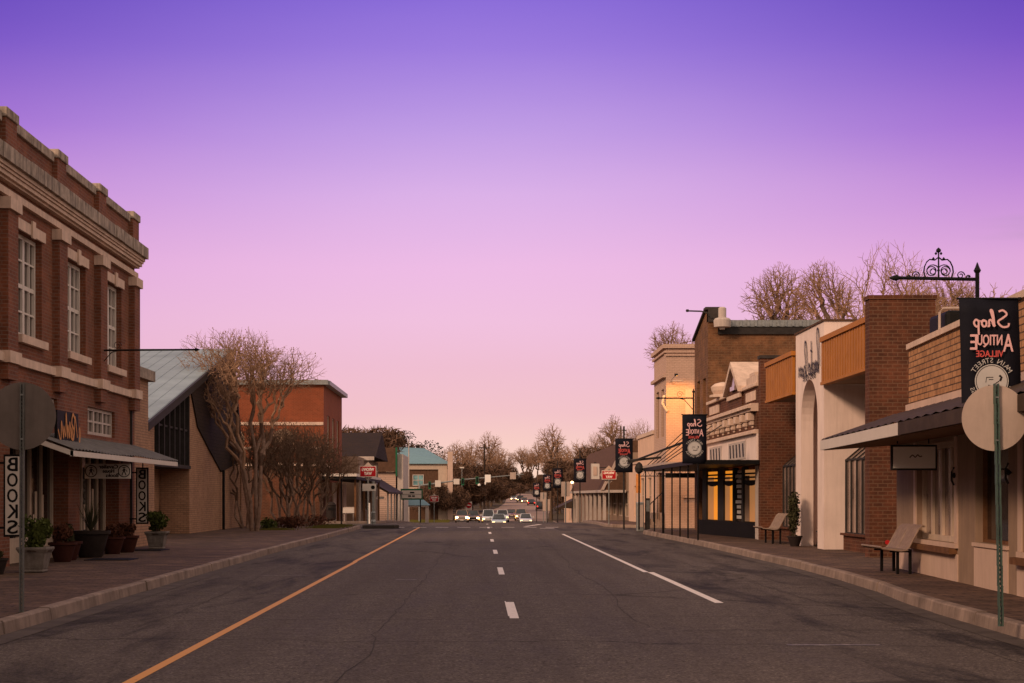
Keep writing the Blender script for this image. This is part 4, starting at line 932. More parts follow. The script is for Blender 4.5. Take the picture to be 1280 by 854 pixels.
# storefront under canopy (splayed)
A_, B_ = Vector((8.50,62.6,0)), Vector((9.42,55.0,0)); dv = (B_-A_); Ls = dv.length; dv = dv/Ls; nv = Vector((dv.y,-dv.x,0)); 
if nv.x < 0: nv = -nv
fs = lambda u,z,d: tuple(A_+dv*u+nv*d+Vector((0,0,z)))
mb = MB(); fbox(mb, fs, -.2, Ls-.1, .16, .70, -.12, .25); mb.build('black_skirt','black_paint',O)
mb = MB(); bays = [(.5,2.1),(2.9,4.1),(4.2,5.25),(5.45,7.0)]
us = [-.1]+[x for b_ in bays for x in b_]+[Ls]
for a, b in zip(us[::2], us[1::2]): mb = MB(); fbox(mb, fs, a, b, .70, 2.6, 0, .2); mb.build('storefront_frame','dark_metal',O)
for k, ((a,b), m_) in enumerate(zip(bays, ('lit_orange','lit_orange','shop_glass','lit_drape'))):
    w = MB(); fbox(w, fs, a, b, .72, 2.5, .08, .1); w = w.build('lit_window' if k != 2 else 'glass_door', m_, O)
    if k in (0,1): d_ = MB(); fbox(d_, fs, a+.02, a+(b-a)*.5, .72, 2.3, .06, .078); d_.build('drape','lit_drape',w)
    if k == 3: d_ = MB(); fbox(d_, fs, a+.02, a+(b-a)*.35, .72, 2.3, .06, .078); d_.build('drape','stucco_tan',w)
    if k == 2:
        d_ = MB(); rg = random.Random(5)
        for q in range(9): z = .8+q*.18; fbox(d_, fs, a+rg.uniform(.05,.3), b-rg.uniform(.05,.35), z, z+.11, .07, .079)
        d_.build('window_display','banner_grey',w)
    v_ = MB()
    if k != 2:
        for q in range(3): fbox(v_, fs, a, b, 2.08+q*.13, 2.14+q*.13, .03+.002*q, .055)
        n=5
        for q in range(8):
            u = a+(b-a)*(q+.5)/8; zz = 2.02-.07*math.sin(math.pi*((q+.5)/8))
            fbox(v_, fs, a+(b-a)*q/8, a+(b-a)*(q+1)/8, zz, 2.08, .03, .055)
        v_.build('valance','black_paint',w)
MB().box(9.20,9.28,54.35,54.95,.16,2.6).build('trim_post','dirty_white',O)
# ------------------------------------------------------------------ canopy
C = thing('flat_canopy','flat dark canopy over the pavement on slim black posts','canopy',(7.1,54,.16))
MB().box(7.0,9.18,54.0,70.3,2.64,2.78).build('roof_slab','black_metal',C)
MB().box(6.98,9.0,62.3,70.35,2.782,2.88).build('sheet_metal','sign_back',C)
for k, p_ in enumerate((872.5,860,850,840,829,818,807)):
    y = 7.08*F/(p_-CX); w = .042 if k in (4,) else .024
    MB().box(7.08-w,7.08+w,y-w,y+w,.16,2.64).build('post','black_metal',C)
mb = MB(); 
for k in range(5): mb.tube([(9.2,60.5+k*2.1,4.4+.12*k),(7.1,63.0+k*1.75,2.86)],.018,5)
mb.build('stay_rod','black_metal',C)
t = thing('canopy_sign','dark hanging board beneath the flat canopy','sign',(8,62,2.2)); MB().box(7.0,8.1,61.9,61.98,2.28,2.46).build('board','black_paint',t); MB().box(7.2,7.23,61.9,61.95,2.46,2.64).box(7.9,7.93,61.9,61.95,2.46,2.64).build('hanger','black_metal',t)
# small iron frame beyond the canopy
t = thing('iron_gateway','small black iron frame with round lantern beyond the flat canopy','frame',(6.9,71,.16))
mb = MB(); 
for y in (70.6,): mb.tube([(6.85,y,.16),(6.85,y,2.75)],.035,6)
mb.tube([(6.9,70.6,2.75),(8.9,70.6,2.75)],.02,5); mb.tube([(6.9,70.6,2.45),(8.9,70.6,2.45)],.02,5)
for k in range(6): mb.tube([(7.0+k*.32,70.6,2.45),(7.16+k*.32,70.6,2.75)],.012,4); mb.tube([(7.16+k*.32,70.6,2.75),(7.32+k*.32,70.6,2.45)],.012,4)
mb.build('truss','black_metal',t)
mb = MB(); mb.tube([(6.35,70.6,3.1),(7.8,70.6,3.25)],.05,6); mb.prism([(6.4,70.5,3.05),(8.9,70.5,4.0),(8.9,70.5,3.9),(6.4,70.5,2.97)],(0,.8,0)); mb.build('sloped_awning','dark_metal',t)
MB().lathe((6.85,70.6,2.55),[(.05,0),(.16,.08),(.2,.25),(.12,.42),(.03,.5)],10).build('lantern','dark_metal',t)

# ------------------------------------------------------------------ RIGHT: tall brick building
K = thing('tall_brick_building','tall old brick building with raised corner parapet and tin roof edge','building',(9.2,66.3,.16))
f = fR(9.2); mb = MB(); holed(mb, f, 66.3, 70.4, .16, 8.2, [(66.9,67.8,4.3,6.4),(68.7,69.6,4.3,6.4),(67.3,69.4,.4,2.4)], .3)
mb.quad((9.5,66.3,.16),(28,66.3,.16),(28,66.3,8.4),(9.5,66.3,8.4)); mb.quad((9.5,70.4,.16),(9.5,70.4,8.2),(28,70.4,8.2),(28,70.4,.16))
mb.prism([(9.2,66.3,8.2),(9.2,70.4,8.2),(9.2,67.2,9.05),(9.2,66.3,9.1)],(.3,0,0)); mb.quad((9.5,66.3,8.2),(28,66.3,8.2),(28,70.4,8.2),(9.5,70.4,8.2))
mb.build('wall','old_brick',K)
for h in ((66.9,67.8,4.3,6.4),(68.7,69.6,4.3,6.4),(67.3,69.4,.4,2.4)): window(f,*h,K,'wood_brown','shop_glass',1,2)
MB().box(9.1,9.75,66.25,66.9,9.1,9.2).box(9.2,9.78,66.22,66.6,8.6,9.1).build('corner_block','dark_concrete',K)
mb = MB(); mb.box(9.8,28,66.16,66.3,8.4,8.46); 
mb.box(9.8,28,66.15,66.9,8.462,8.66)
for k in range(60): mb.box(9.85+k*.3,9.95+k*.3,66.11,66.149,8.42,8.66)
mb.build('roof_edge','galvanized',K); MB().box(9.6,28,66.2,66.29,8.1,8.39).build('shade_strip','dark_metal',K)  # dark strip added below the roof edge in place of its shade
MB().prism([(9.1,66.9,9.15),(9.1,70.5,8.3),(9.1,70.5,8.2),(9.1,66.9,9.05)],(.5,0,0)).build('coping','dark_concrete',K)
t = thing('flood_lamp','white floodlight on curved arm at the brick parapet corner','lamp',(9.6,66,8.6))
MB().tube([(8.4,66.1,9.02),(8.9,66.05,9.0),(9.15,65.9,8.9),(9.3,65.8,8.7)],.03,6).lathe((8.35,66.1,8.98),[(.05,0),(.07,.05),(.05,.1)],8).build('arm','dark_metal',t)
MB().lathe((9.72,65.9,8.25),[(.10,0),(.12,.08),(.33,.10),(.35,.38),(.28,.45),(.16,.48),(.16,.85),(.1,.9)],18).build('lamp_housing','dirty_white',t)
# ------------------------------------------------------------------ RIGHT: painted brick corner building
f = fR(9.3); Nn = thing('painted_brick_building','tall cream painted brick building glowing orange at its upper corner','building',(9.3,82,.15))
hl = [(83.0,84.2,4.6,7.0),(85.3,86.6,4.6,7.0),(83.2,86.2,.5,2.8)]
mb = MB(); holed(mb, f, 82, 87.6, .0, 8.95, hl, .3); mb.quad((9.6,82,0),(24,82,0),(24,82,8.95),(9.6,82,8.95)); mb.quad((9.6,87.6,0),(9.6,87.6,8.95),(24,87.6,8.95),(24,87.6,0)); mb.quad((9.6,82,8.6),(24,82,8.6),(24,87.6,8.6),(9.6,87.6,8.6)); mb.build('wall','painted_brick',Nn)
for h in hl: window(f,*h,Nn,'wood_brown','shop_glass',2,2)
mb = MB(); mb.box(9.14,24,81.85,87.8,8.95,9.15); mb.box(9.2,24,81.92,81.999,8.72,8.82); mb.box(9.2,9.299,82,87.7,8.72,8.82); mb.box(9.2,24,81.92,81.999,8.56,8.64); mb.box(9.12,9.299,82,87.7,7.5,7.66); mb.build('cornice','painted_brick',Nn)
mb = MB(); mb.tube([(9.5,81.9,7.25),(9.5,81.7,7.3),(10.1,81.7,7.32)],.03,6); mb.build('bracket','dirty_white',Nn); mb = MB(); mb.tube([(9.2,81.95,6.6),(9.1,81.95,6.2),(9.35,81.95,5.8)],.07,8); mb.build('bracket','dirty_white',Nn)
m = MB(); m.box(10.25,11.1,81.93,81.99,4.2,6.9); m.build('blocked_window','stucco_pink',Nn)
m = MB(); m.box(10.15,12,81.9,81.99,1.5,1.7); m.build('string_course','painted_brick',Nn)
t = thing('wall_steps','concrete steps with iron handrail at cream painted building corner','steps',(8.8,80,.0))
MB().box(8.5,9.25,82.6,84.2,.15,.45).box(8.7,9.25,82.6,84.2,.45,.75).build('steps','concrete',t)
mb = MB()
for k in range(4): mb.tube([(8.5+k*.22,82.5,.15+.15*k),(8.5+k*.22,82.5,1.1+.22*k)],.02,5)
mb.tube([(8.45,82.5,1.08),(9.2,82.5,1.8)],.025,5); mb.build('handrail','black_metal',t)
spl = bpy.data.lights.new('flood','SPOT'); spl.energy = 900; spl.color = (1.0,.50,.16); spl.spot_size = R(46); spl.spot_blend = .5; spl.shadow_soft_size = .12
so = bpy.data.objects.new('flood_light', spl); COL.objects.link(so); so.location = (8.9,76.5,8.2); so.rotation_euler = (Vector((9.9,82,5.6))-Vector((8.9,76.5,8.2))).to_track_quat('-Z','Y').to_euler()
so.location = (8.95,76.0,8.4)
# its fixture on a small bracket arm from the painted wall
t = thing('wall_floodlight','small floodlight on a long arm in front of cream painted wall','lamp',(9.4,81.9,7.3))
so.location = (9.5,79.4,7.35); so.rotation_euler = (Vector((10.0,82,4.6))-Vector(so.location)).to_track_quat('-Z','Y').to_euler(); spl.energy = 1100; spl.color = (1.0,.42,.10); spl.spot_size = R(100)
MB().tube([(9.5,81.99,7.3),(9.5,79.5,7.45)],.02,6).build('arm','dirty_white',t); MB().box(9.42,9.58,79.42,79.55,7.38,7.5).build('lamp_housing','dark_metal',t)

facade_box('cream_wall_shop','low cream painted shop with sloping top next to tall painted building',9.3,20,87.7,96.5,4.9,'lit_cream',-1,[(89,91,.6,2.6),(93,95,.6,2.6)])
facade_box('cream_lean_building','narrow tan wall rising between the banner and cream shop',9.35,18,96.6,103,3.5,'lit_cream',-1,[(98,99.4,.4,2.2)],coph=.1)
M_ = facade_box('mansard_shop','brown mansard roofed shop with white columns along its front',9.8,22,106,148,4.4,'stucco_tan',-1,[(108+5*k,111.5+5*k,.2,1.9) for k in range(8)],coph=0,wm='shop_glass')
mb = MB(); mb.prism([(8.2,110,2.0),(9.8,110,5.3),(12,110,5.3),(12,110,2.0)],(0,38,0)); mb.build('mansard_roof','mansard',M_); MB().prism([(8.12,109.9,2.0),(9.75,109.9,5.35),(9.95,109.9,5.35),(8.32,109.9,2.0)],(0,.15,0)).build('verge','sign_back',M_)
MB().box(8.1,9.8,110,148,1.82,2.0).build('fascia','dirty_white',M_)
for k in range(9): MB().box(8.3,8.5,110.5+k*4.5,110.7+k*4.5,gz(112+k*4.5)-.1,1.82).build('column','dirty_white',M_)
t = thing('projecting_sign','cream upright projecting sign above brown mansard','sign',(7.9,112.5,2.7)); MB().box(7.62,8.2,112.4,112.55,2.75,3.8).build('panel','sign_white',t); MB().box(8.2,9.7,112.45,112.5,3.5,3.56).box(7.85,7.98,112.42,112.54,3.8,3.9).build('bracket','dark_metal',t); MB().box(7.78,8.04,112.36,112.39,3.0,3.6).build('emblem','stucco_pink',t)
facade_box('timber_shop','low brown timber fronted shop beyond the mansard shop',10.6,22,150,178,2.6,'wood_brown',-1,[(153,156,-.6,1.4),(160,163,-.6,1.4)],coph=0)
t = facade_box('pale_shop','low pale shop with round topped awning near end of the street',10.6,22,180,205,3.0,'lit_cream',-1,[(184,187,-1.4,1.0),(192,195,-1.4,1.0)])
mb = MB(); mb.prism([(8.6,180,.3),(10.6,180,1.3),(10.6,180,.2)],(0,9,0)); mb.build('awning','awning_dark',t)
t = thing('street_lamp','glowing street lamp at the far right of the road','street lamp',(7.5,132,gz(132))); MB().tube([(7.5,132,gz(132)),(7.5,132,2.55),(7.42,132,2.68)],.04,6).build('pole','dark_metal',t); MB().lathe((7.44,132,2.58),[(.03,0),(.10,.06),(.11,.14),(.05,.2)],10).build('bulb','bulb',t)
t = thing('utility_cabinet','grey green utility cabinet at the right side street corner','cabinet',(6.95,73.6,0)); 
MB().box(6.98+.1,7.40,74.0,74.4,0.0,1.32).build('cabinet_body','galvanized',t,bevel=.03); MB().box(7.14,7.36,73.985,73.999,.2,1.2).build('door','sign_back',t)
t = thing('meter_box','slim dark meter box next to utility cabinet','cabinet',(7.4,74,0)); MB().box(7.48,7.68,74.1,74.3,0,1.5).build('cabinet_body','dark_metal',t,bevel=.02); MB().box(7.5,7.66,74.085,74.099,.9,1.4).build('door','galvanized',t)
t = thing('notice_plate','yellowish notice plate on iron post by painted building','sign',(7.3,80.5,1.5)); MB().tube([(8.0,82.6,.15),(8.0,82.6,3.0)],.03,6).build('post','black_metal',t); MB().box(7.85,8.1,82.5,82.54,1.75,2.7).build('panel','script_orange',t)

# ------------------------------------------------------------------ foliage makers
def leaf_cloud(mb, c, r, n, size, rng, up=.3, shell=.35, wd=.35):
    for _ in range(n):
        while True:
            d = Vector((rng.uniform(-1,1), rng.uniform(-1,1), rng.uniform(-1,1)))
            if shell < d.length < 1: break
        p = Vector((c[0]+d.x*r[0], c[1]+d.y*r[1], c[2]+d.z*r[2]))
        a = Vector((rng.gauss(0,1), rng.gauss(0,1), rng.gauss(0,1)+up)).normalized(); b = a.cross(Vector((rng.gauss(0,1),rng.gauss(0,1),rng.gauss(0,1)))).normalized()
        s = size*rng.uniform(.6,1.4); i = len(mb.v)
        mb.v += [tuple(p-b*s*wd), tuple(p+a*s*.6-b*s*.1*wd), tuple(p+b*s*wd), tuple(p-a*s*.6+b*s*.1*wd)]; mb.f.append((i,i+1,i+2,i+3))
def bare(seed, h, trunk_r, stems=1, levels=5, ratio=.62, nch=4, ang=.65, up=.12, tw=.016, wob=.16, bark_m='bark', twig_m='twig', seeds=0, lean=0, first=.30, split=.25, vase=.0):
    rng = random.Random(seed); T_, C_ = MB(), MB(); SD = MB()
    def go(p, d, L, r, lev):
        ns = 4 if lev == 0 else (3 if lev < 3 else 2); pts = [p]; rr = [r]; r1 = max(tw, r*.55)
        for i in range(ns):
            d = (d+Vector((rng.gauss(0,wob), rng.gauss(0,wob), rng.gauss(0,wob*.7)+up))).normalized(); p = p+d*(L/ns); pts.append(p); rr.append(r+(r1-r)*(i+1)/ns)
        (T_ if lev <= 1 else C_).tube(pts, rr, (8,6,4,3,3,3,3)[lev], cap=False)
        if lev >= levels:
            if seeds and rng.random() < seeds:
                for q in range(3):
                    c = pts[-1]+Vector((rng.gauss(0,.06),rng.gauss(0,.06),rng.gauss(0,.06))); s = rng.uniform(.012,.03)
                    i = len(SD.v); SD.v += [tuple(c+Vector(o)*s) for o in ((1,0,0),(-1,0,0),(0,1,0),(0,-1,0),(0,0,1.6),(0,0,-1.2))]
                    SD.f += [(i,i+2,i+4),(i+2,i+1,i+4),(i+1,i+3,i+4),(i+3,i,i+4),(i+2,i,i+5),(i+1,i+2,i+5),(i+3,i+1,i+5),(i,i+3,i+5)]
            return
        k = nch+(1 if rng.random() < .4 else 0)+(2 if (lev >= 3 and levels >= 6) else 0)
        for j in range(k):
            t = (first if lev == 0 else split)+(1-(first if lev == 0 else split))*(j+rng.random()*.8)/k; t = min(t, 1)
            if j == k-1: t = 1
            idx = min(int(t*ns), ns-1); fr = t*ns-idx; q = pts[idx].lerp(pts[idx+1], min(fr,1)); dd = (pts[idx+1]-pts[idx]).normalized()
            a = ang*rng.uniform(.7,1.2)*(.4 if j == k-1 else 1); phi = rng.uniform(0, 2*math.pi)
            s = dd.cross(Vector((0,0,1)) if abs(dd.z) < .95 else Vector((1,0,0))).normalized(); s = Matrix.Rotation(phi, 3, dd) @ s
            nd = (dd*math.cos(a)+s*math.sin(a)).normalized(); rad = rr[idx]+(rr[idx+1]-rr[idx])*min(fr,1)
            go(q, nd, L*ratio*rng.uniform(.82,1.1)*(1.1-.25*t if lev == 0 else 1), max(tw, rad*(.72 if j == k-1 else .5)), lev+1)
    L0 = h*(1-ratio)/(1-ratio**(levels))*1.05
    for s in range(stems):
        q = 2*math.pi*s/stems+rng.uniform(-.4,.4); v = vase if stems > 1 else lean
        go(Vector((.12*math.cos(q)*(stems>1), .12*math.sin(q)*(stems>1), -.1)), Vector((v*math.cos(q) if stems>1 else lean, v*math.sin(q) if stems>1 else 0, 1)).normalized(), L0*rng.uniform(.85,1.1), trunk_r, 0)
    return T_, C_, SD, bark_m, twig_m
def tree_thing(parts, name, label, loc, group=None, scale=1, rz=0, cat='tree'):
    T_, C_, SD, bm_, tm_ = parts; t = thing(name, label, cat, (0,0,0), group)
    T_.build('trunk', bm_, t, smooth=True); c = C_.build('crown', tm_, t)
    if SD.v: SD.build('seed_heads','seed',c)
    t.location = loc; t.scale = (scale,)*3; t.rotation_euler = (0,0,rz); return t

def crown(seed, h, cz, rx, rz_, tips, trunk_r, off=(0,0), stems=1, tip_r=.008, frac=.42, bark_m='bark', twig_m='twig_warm', seeds=0, fork=.35, spread=.3, lobes=7, droop=0, expo=.40):
    """bare tree: twig tips fill a lumpy rounded crown, limbs are found by splitting the tips again and again"""
    rng = random.Random(seed); T_, C_, SD = MB(), MB(), MB()
    lb = []
    for k in range(lobes):
        a = 2*math.pi*k/lobes+rng.uniform(-.5,.5); e = rng.uniform(-.5,.9); q = rng.uniform(.35,.62)
        lb.append((Vector((off[0]+rx*q*math.cos(a)*math.cos(e), off[1]+rx*q*math.sin(a)*math.cos(e), cz+rz_*q*math.sin(e)*1.1)), rng.uniform(.36,.55)))
    lb.append((Vector((off[0],off[1],cz+rz_*.55)), .42))
    P = []
    while len(P) < tips:
        c, r = rng.choice(lb); d = Vector((rng.gauss(0,1),rng.gauss(0,1),rng.gauss(0,1))).normalized()*(rng.random()**.5)
        P.append(c+Vector((d.x*rx*r, d.y*rx*r, d.z*rz_*r)))
    def limb(p, q, r0, r1, n, lev):
        mb = T_ if n > tips/9 else C_; L = (q-p).length; k = 3 if n > 30 else 2; w = L*(.10 if n > 8 else .07)
        pts = [p]; 
        for i in range(1, k): pts.append(p.lerp(q, i/k)+Vector((rng.gauss(0,w),rng.gauss(0,w),rng.gauss(0,w*.6)-droop*L)))
        pts.append(q); mb.tube(pts, [r0+(r1-r0)*i/k for i in range(k+1)], 8 if n > tips/9 else (5 if n > 60 else 3), cap=False)
    def rad(n): return min(trunk_r, tip_r*n**expo)
    def go(p, S_, r, lev):
        n = len(S_)
        if n <= 1 or lev > 22:
            for t_ in S_:
                limb(p, t_, min(r, tip_r*1.2), tip_r*.6, 1, lev)
                if seeds and rng.random() < seeds:
                    for q in range(2):
                        c = t_+Vector((rng.gauss(0,.04),rng.gauss(0,.04),rng.gauss(0,.04))); s_ = rng.uniform(.015,.032); i = len(SD.v)
                        SD.v += [tuple(c+Vector(o)*s_) for o in ((1,0,0),(-1,0,0),(0,1,0),(0,-1,0),(0,0,1.6),(0,0,-1.2))]
                        SD.f += [(i,i+2,i+4),(i+2,i+1,i+4),(i+1,i+3,i+4),(i+3,i,i+4),(i+2,i,i+5),(i+1,i+2,i+5),(i+3,i+1,i+5),(i,i+3,i+5)]
            return
        a = S_[rng.randrange(n)]; b = max(S_[::max(1,n//40)], key=lambda v:(v-a).length); a = max(S_[::max(1,n//40)], key=lambda v:(v-b).length)
        if (a-b).length < 1e-6: b = a+Vector((.01,0,0))
        A = [v for v in S_ if (v-a).length*rng.uniform(.93,1.07) <= (v-b).length]; Bq = [v for v in S_ if v not in A] if n < 3 else None
        if Bq is None:
            ids = set(map(id, A)); Bq = [v for v in S_ if id(v) not in ids]
        for G_ in (A, Bq):
            if not G_: continue
            c = sum(G_, Vector((0,0,0)))/len(G_); m = len(G_)
            f_ = frac*rng.uniform(.75,1.25) if m > 2 else .6
            q = p.lerp(c, f_); r1 = rad(m)
            limb(p, q, min(r, r1*1.12), r1, m, lev); go(q, G_, r1, lev+1)
    if stems == 1:
        top = Vector((off[0]*fork*.8, off[1]*fork*.8, h*fork)); mid = top*.5+Vector((rng.gauss(0,.08),rng.gauss(0,.08),0))
        T_.tube([Vector((0,0,-.2)), mid, top], [trunk_r*1.25, trunk_r*1.05, trunk_r*.92], 10, cap=False); go(top, P, trunk_r*.9, 0)
    else:
        for k in range(stems):
            a0 = 2*math.pi*k/stems; G_ = [v for v in P if int(((math.atan2(v.y-off[1], v.x-off[0])-.3) % (2*math.pi))/(2*math.pi)*stems) == k]
            if not G_: continue
            c = sum(G_, Vector((0,0,0)))/len(G_); base = Vector((math.cos(a0+.9)*.14, math.sin(a0+.9)*.14, -.1)); top = Vector((c.x*spread, c.y*spread, h*fork*rng.uniform(.8,1.2)))
            m_ = base.lerp(top,.5)+Vector((rng.gauss(0,.08),rng.gauss(0,.08),0))
            T_.tube([base, m_, top], [trunk_r*1.1, trunk_r*.9, trunk_r*.75], 8, cap=False); go(top, G_, trunk_r*.72, 0)
    o_ = len(C_.v); C_.v += SD.v; C_.f += [tuple(i+o_ for i in q) for q in SD.f]; SD = MB()
    return T_, C_, SD, bark_m, twig_m

# crepe myrtles on the left pavement
GM = 'bare crepe myrtles along the left pavement'
big = tree_thing(crown(11, 8.7, 6.3, 3.5, 2.5, 9000, .09, (-.5,0), 4, .0050, .38, 'bark_pale','twig_warm', .06, fork=.34, spread=.35, lobes=9), 'crepe_myrtle', 'tallest bare tree with spreading twiggy crown before the gabled building', (-9.2,67.5,.16), GM, .97)
sm = tree_thing(crown(5, 4.6, 3.15, 2.6, 1.6, 1700, .06, (0,0), 5, .006, .42, 'bark_pale','twig', .10, fork=.24, spread=.42, lobes=9), 'crepe_myrtle', 'low many stemmed bare tree in front of the orange brick building, with pale twisted trunks', (-8.5,74.5,.16), GM)
copy_tree(sm, None, (-8.4,78.5,.16), 'second of the low bare trees, just behind the first with shrub bed below', (1.0,1.0,1.08), 1.7)
copy_tree(sm, None, (-8.0,81.8,.16), 'bare tree nearest the street corner before the porch shop', (1.05,1.05,1.0), 3.1)
copy_tree(sm, None, (-9.9,83.0,.16), 'low bare tree standing behind the others by the shop wall', (1.15,1.15,1.2), 4.4)
copy_tree(sm, None, (-10.4,73.5,.16), 'slim bare tree beside the tan brick wall of the gabled building', (.95,.95,1.1), 5.4)
t = thing('thin_post','thin pale post between bare trees by the tan brick wall','post',(-9.9,76,.16)); MB().tube([(-10.2,76,.16),(-10.2,76,3.0)],.04,6).build('pole','galvanized',t); MB().lathe((-10.2,76,3.0),[(.04,0),(.05,.03),(.01,.07)],8).build('cap','galvanized',t)
def shrubbed(loc, r, label, m='leaf_rust', n=900, size=.09, name='shrub', seed=0):
    rng = random.Random(seed+int(loc[1]*10)); mb = MB(); 
    for k in range(5): leaf_cloud(mb, (loc[0]+rng.uniform(-.4,.4)*r[0], loc[1]+rng.uniform(-.4,.4)*r[1], loc[2]+r[2]*rng.uniform(.4,.7)), (r[0]*.7, r[1]*.7, r[2]*.6), n//5, size, rng, shell=.1)
    st = MB()
    for k in range(6): st.tube([(loc[0],loc[1],loc[2]),(loc[0]+rng.uniform(-.5,.5)*r[0],loc[1]+rng.uniform(-.5,.5)*r[1],loc[2]+r[2]*.8)],[.02,.008],4)
    t = thing(name, label, 'shrub', loc); mb.build('foliage',m,t); st.build('stems','bark',t); return t
shrubbed((-8.4,74.2,.16),(1.0,.9,.45),'low dark shrub bed around the first bare tree trunk')
shrubbed((-8.2,79.0,.16),(1.2,2.0,.5),'wide dark shrub bed under the bare trees near the corner')
shrubbed((-9.0,70.2,.16),(.45,.4,.42),'small yellow green tuft at the foot of slim tree','leaf_green',500,.1,'grass_tuft')
grass = MB(); rng = random.Random(8)
for _ in range(2600):
    x = rng.gauss(-6.9,.35); y = rng.uniform(73,81); hgt = rng.uniform(.03,.09); i = len(grass.v); grass.v += [(x-.02,y,.16),(x+.02,y,.16),(x+rng.uniform(-.03,.03),y,.16+hgt)]; grass.f.append((i,i+1,i+2))
for _ in range(900):
    x = rng.gauss(-8.7,.3); y = rng.gauss(70,.4); hgt = rng.uniform(.03,.1); i = len(grass.v); grass.v += [(x-.02,y,.16),(x+.02,y,.16),(x+rng.uniform(-.03,.03),y,.16+hgt)]; grass.f.append((i,i+1,i+2))
tag(grass.build('grass','grass_blade'),'sparse yellowish grass along the pavement under bare trees','grass',kind='stuff')
far_g = MB()
for _ in range(5000):
    x = rng.uniform(-16,-4.6); y = rng.uniform(180,256); hgt = rng.uniform(.1,.35); i = len(far_g.v); z=gz(y); far_g.v += [(x-.12,y,z),(x+.12,y,z),(x+rng.uniform(-.1,.1),y,z+hgt)]; far_g.f.append((i,i+1,i+2))
tag(far_g.build('grass','grass_blade'),'strip of yellow green grass beneath the dark tree row','grass',kind='stuff')
# planters
def planter(loc, style, label, fol, fm='leaf_green', seed=1):
    x,y,z = loc; t = thing('planter', label, 'planter', loc, 'planters by the bookshop front' if x < 0 else None)
    if style == 'urn':
        MB().lathe(loc,[(.24,0),(.28,.03),(.25,.06),(.27,.08),(.35,.37),(.37,.39),(.41,.44),(.41,.48),(.36,.48),(.34,.42)],4,1,1).build('pot','pot_grey',t,bevel=.012)
    else:
        k = {'big':1.25,'mid':.85,'small':.6}[style]; MB().lathe(loc,[(.20*k,0),(.22*k,.03),(.33*k,.42*k),(.37*k,.44*k),(.37*k,.5*k),(.32*k,.5*k),(.3*k,.44*k)],18).build('pot','pot_dark' if style != 'mid' else 'pot_red',t,smooth=True)
    top = {'urn':.46,'big':.6,'mid':.42,'small':.3}[style]; rg = random.Random(seed)
    MB().lathe((x,y,z+top-.06),[(.2 if style != 'urn' else .30,0),(.2 if style != 'urn' else .30,.02)],10).build('soil','soil',t)
    mb = MB(); w, h = fol
    if fm == 'spiky':
        for k in range(70):
            a = rg.uniform(0,6.28); e = rg.uniform(.1,.7); L = rg.uniform(.5,1)*h; d = Vector((math.cos(a)*e, math.sin(a)*e, 1)).normalized(); p = Vector((x,y,z+top)); q = p+d*L; s = Vector((-math.sin(a),math.cos(a),0))*.018
            i = len(mb.v); mb.v += [tuple(p-s),tuple(p+s),tuple(q)]; mb.f.append((i,i+1,i+2))
        mb.build('foliage','leaf_shrub',t)
    else:
        for k in range(16):
            a = rg.uniform(0,6.28); q = rg.uniform(0,.62)*w; leaf_cloud(mb,(x+math.cos(a)*q,y+math.sin(a)*q,z+top+h*rg.uniform(.15,.75)),(w*.38,w*.38,h*.30),90,.075,rg,shell=.2,up=.6)
        mb.build('foliage',fm,t)
        st = MB()
        for k in range(6): st.tube([(x,y,z+top-.05),(x+rg.uniform(-.4,.4)*w,y+rg.uniform(-.4,.4)*w,z+top+h*.7)],[.015,.006],4)
        st.build('stems','bark',t)
planter((-8.35,31.0,.16),'urn','square stone urn with round green shrub nearest the round sign',(.38,.62))
planter((-8.72,44.6,.16),'urn','square stone urn with green shrub beside the far BOOKS sign',(.42,.55),seed=4)
planter((-9.1,38.6,.16),'big','large dark pot with spiky upright plant before the shop windows',(.3,.95),'spiky',5)
planter((-9.1,36.0,.16),'mid','dark red pot with rusty bush left of the brick pier',(.25,.4),'leaf_rust',6)
planter((-9.2,36.9,.16),'mid','dark red pot with dark bush right against the brick pier',(.28,.42),'leaf_shrub',7)
planter((-9.1,40.9,.16),'mid','dark red pot with rust brown plant under far shop window',(.26,.36),'leaf_rust',8)
planter((-9.0,42.1,.16),'mid','dark pot with dense brown plant closest to tan brick corner',(.28,.34),'leaf_rust',9)
planter((-8.85,30.2,.16),'small','small empty looking dark pot by the black sign post',(.12,.12),'leaf_shrub',10)
planter((9.0,47.0,.16),'small','potted evergreen shrub in front of the white arch',(.28,1.25),'leaf_shrub',11)
for x,y,w,l,lab in ((-8.3,37.2,1.0,.55,'dark doormat on the pavement before near shop entrance'),(-8.9,43.6,1.2,.6,'dark doormat before the far end of bookshop')): tag(origin_fix(MB().box(x-w/2,x+w/2,y-l,y+l,.162,.178).build('doormat','black_paint',bevel=.005)),lab,'doormat')
t = thing('folding_chair','dark folding chair inside the white arch','chair',(9.7,46.3,.16))
MB().tube([(9.5,46.1,.16),(9.75,46.1,1.0)],.015,5).tube([(9.5,46.5,.16),(9.75,46.5,1.0)],.015,5).build('back_leg','black_metal',t); MB().box(9.5,9.9,46.1,46.5,.58,.61).build('seat','black_paint',t); MB().prism([(9.68,46.1,.78),(9.68,46.5,.78),(9.76,46.5,1.02),(9.76,46.1,1.02)],(.015,0,0)).build('backrest','black_paint',t); MB().tube([(9.9,46.1,.16),(9.55,46.1,.62)],.015,5).tube([(9.9,46.5,.16),(9.55,46.5,.62)],.015,5).build('front_leg','black_metal',t)
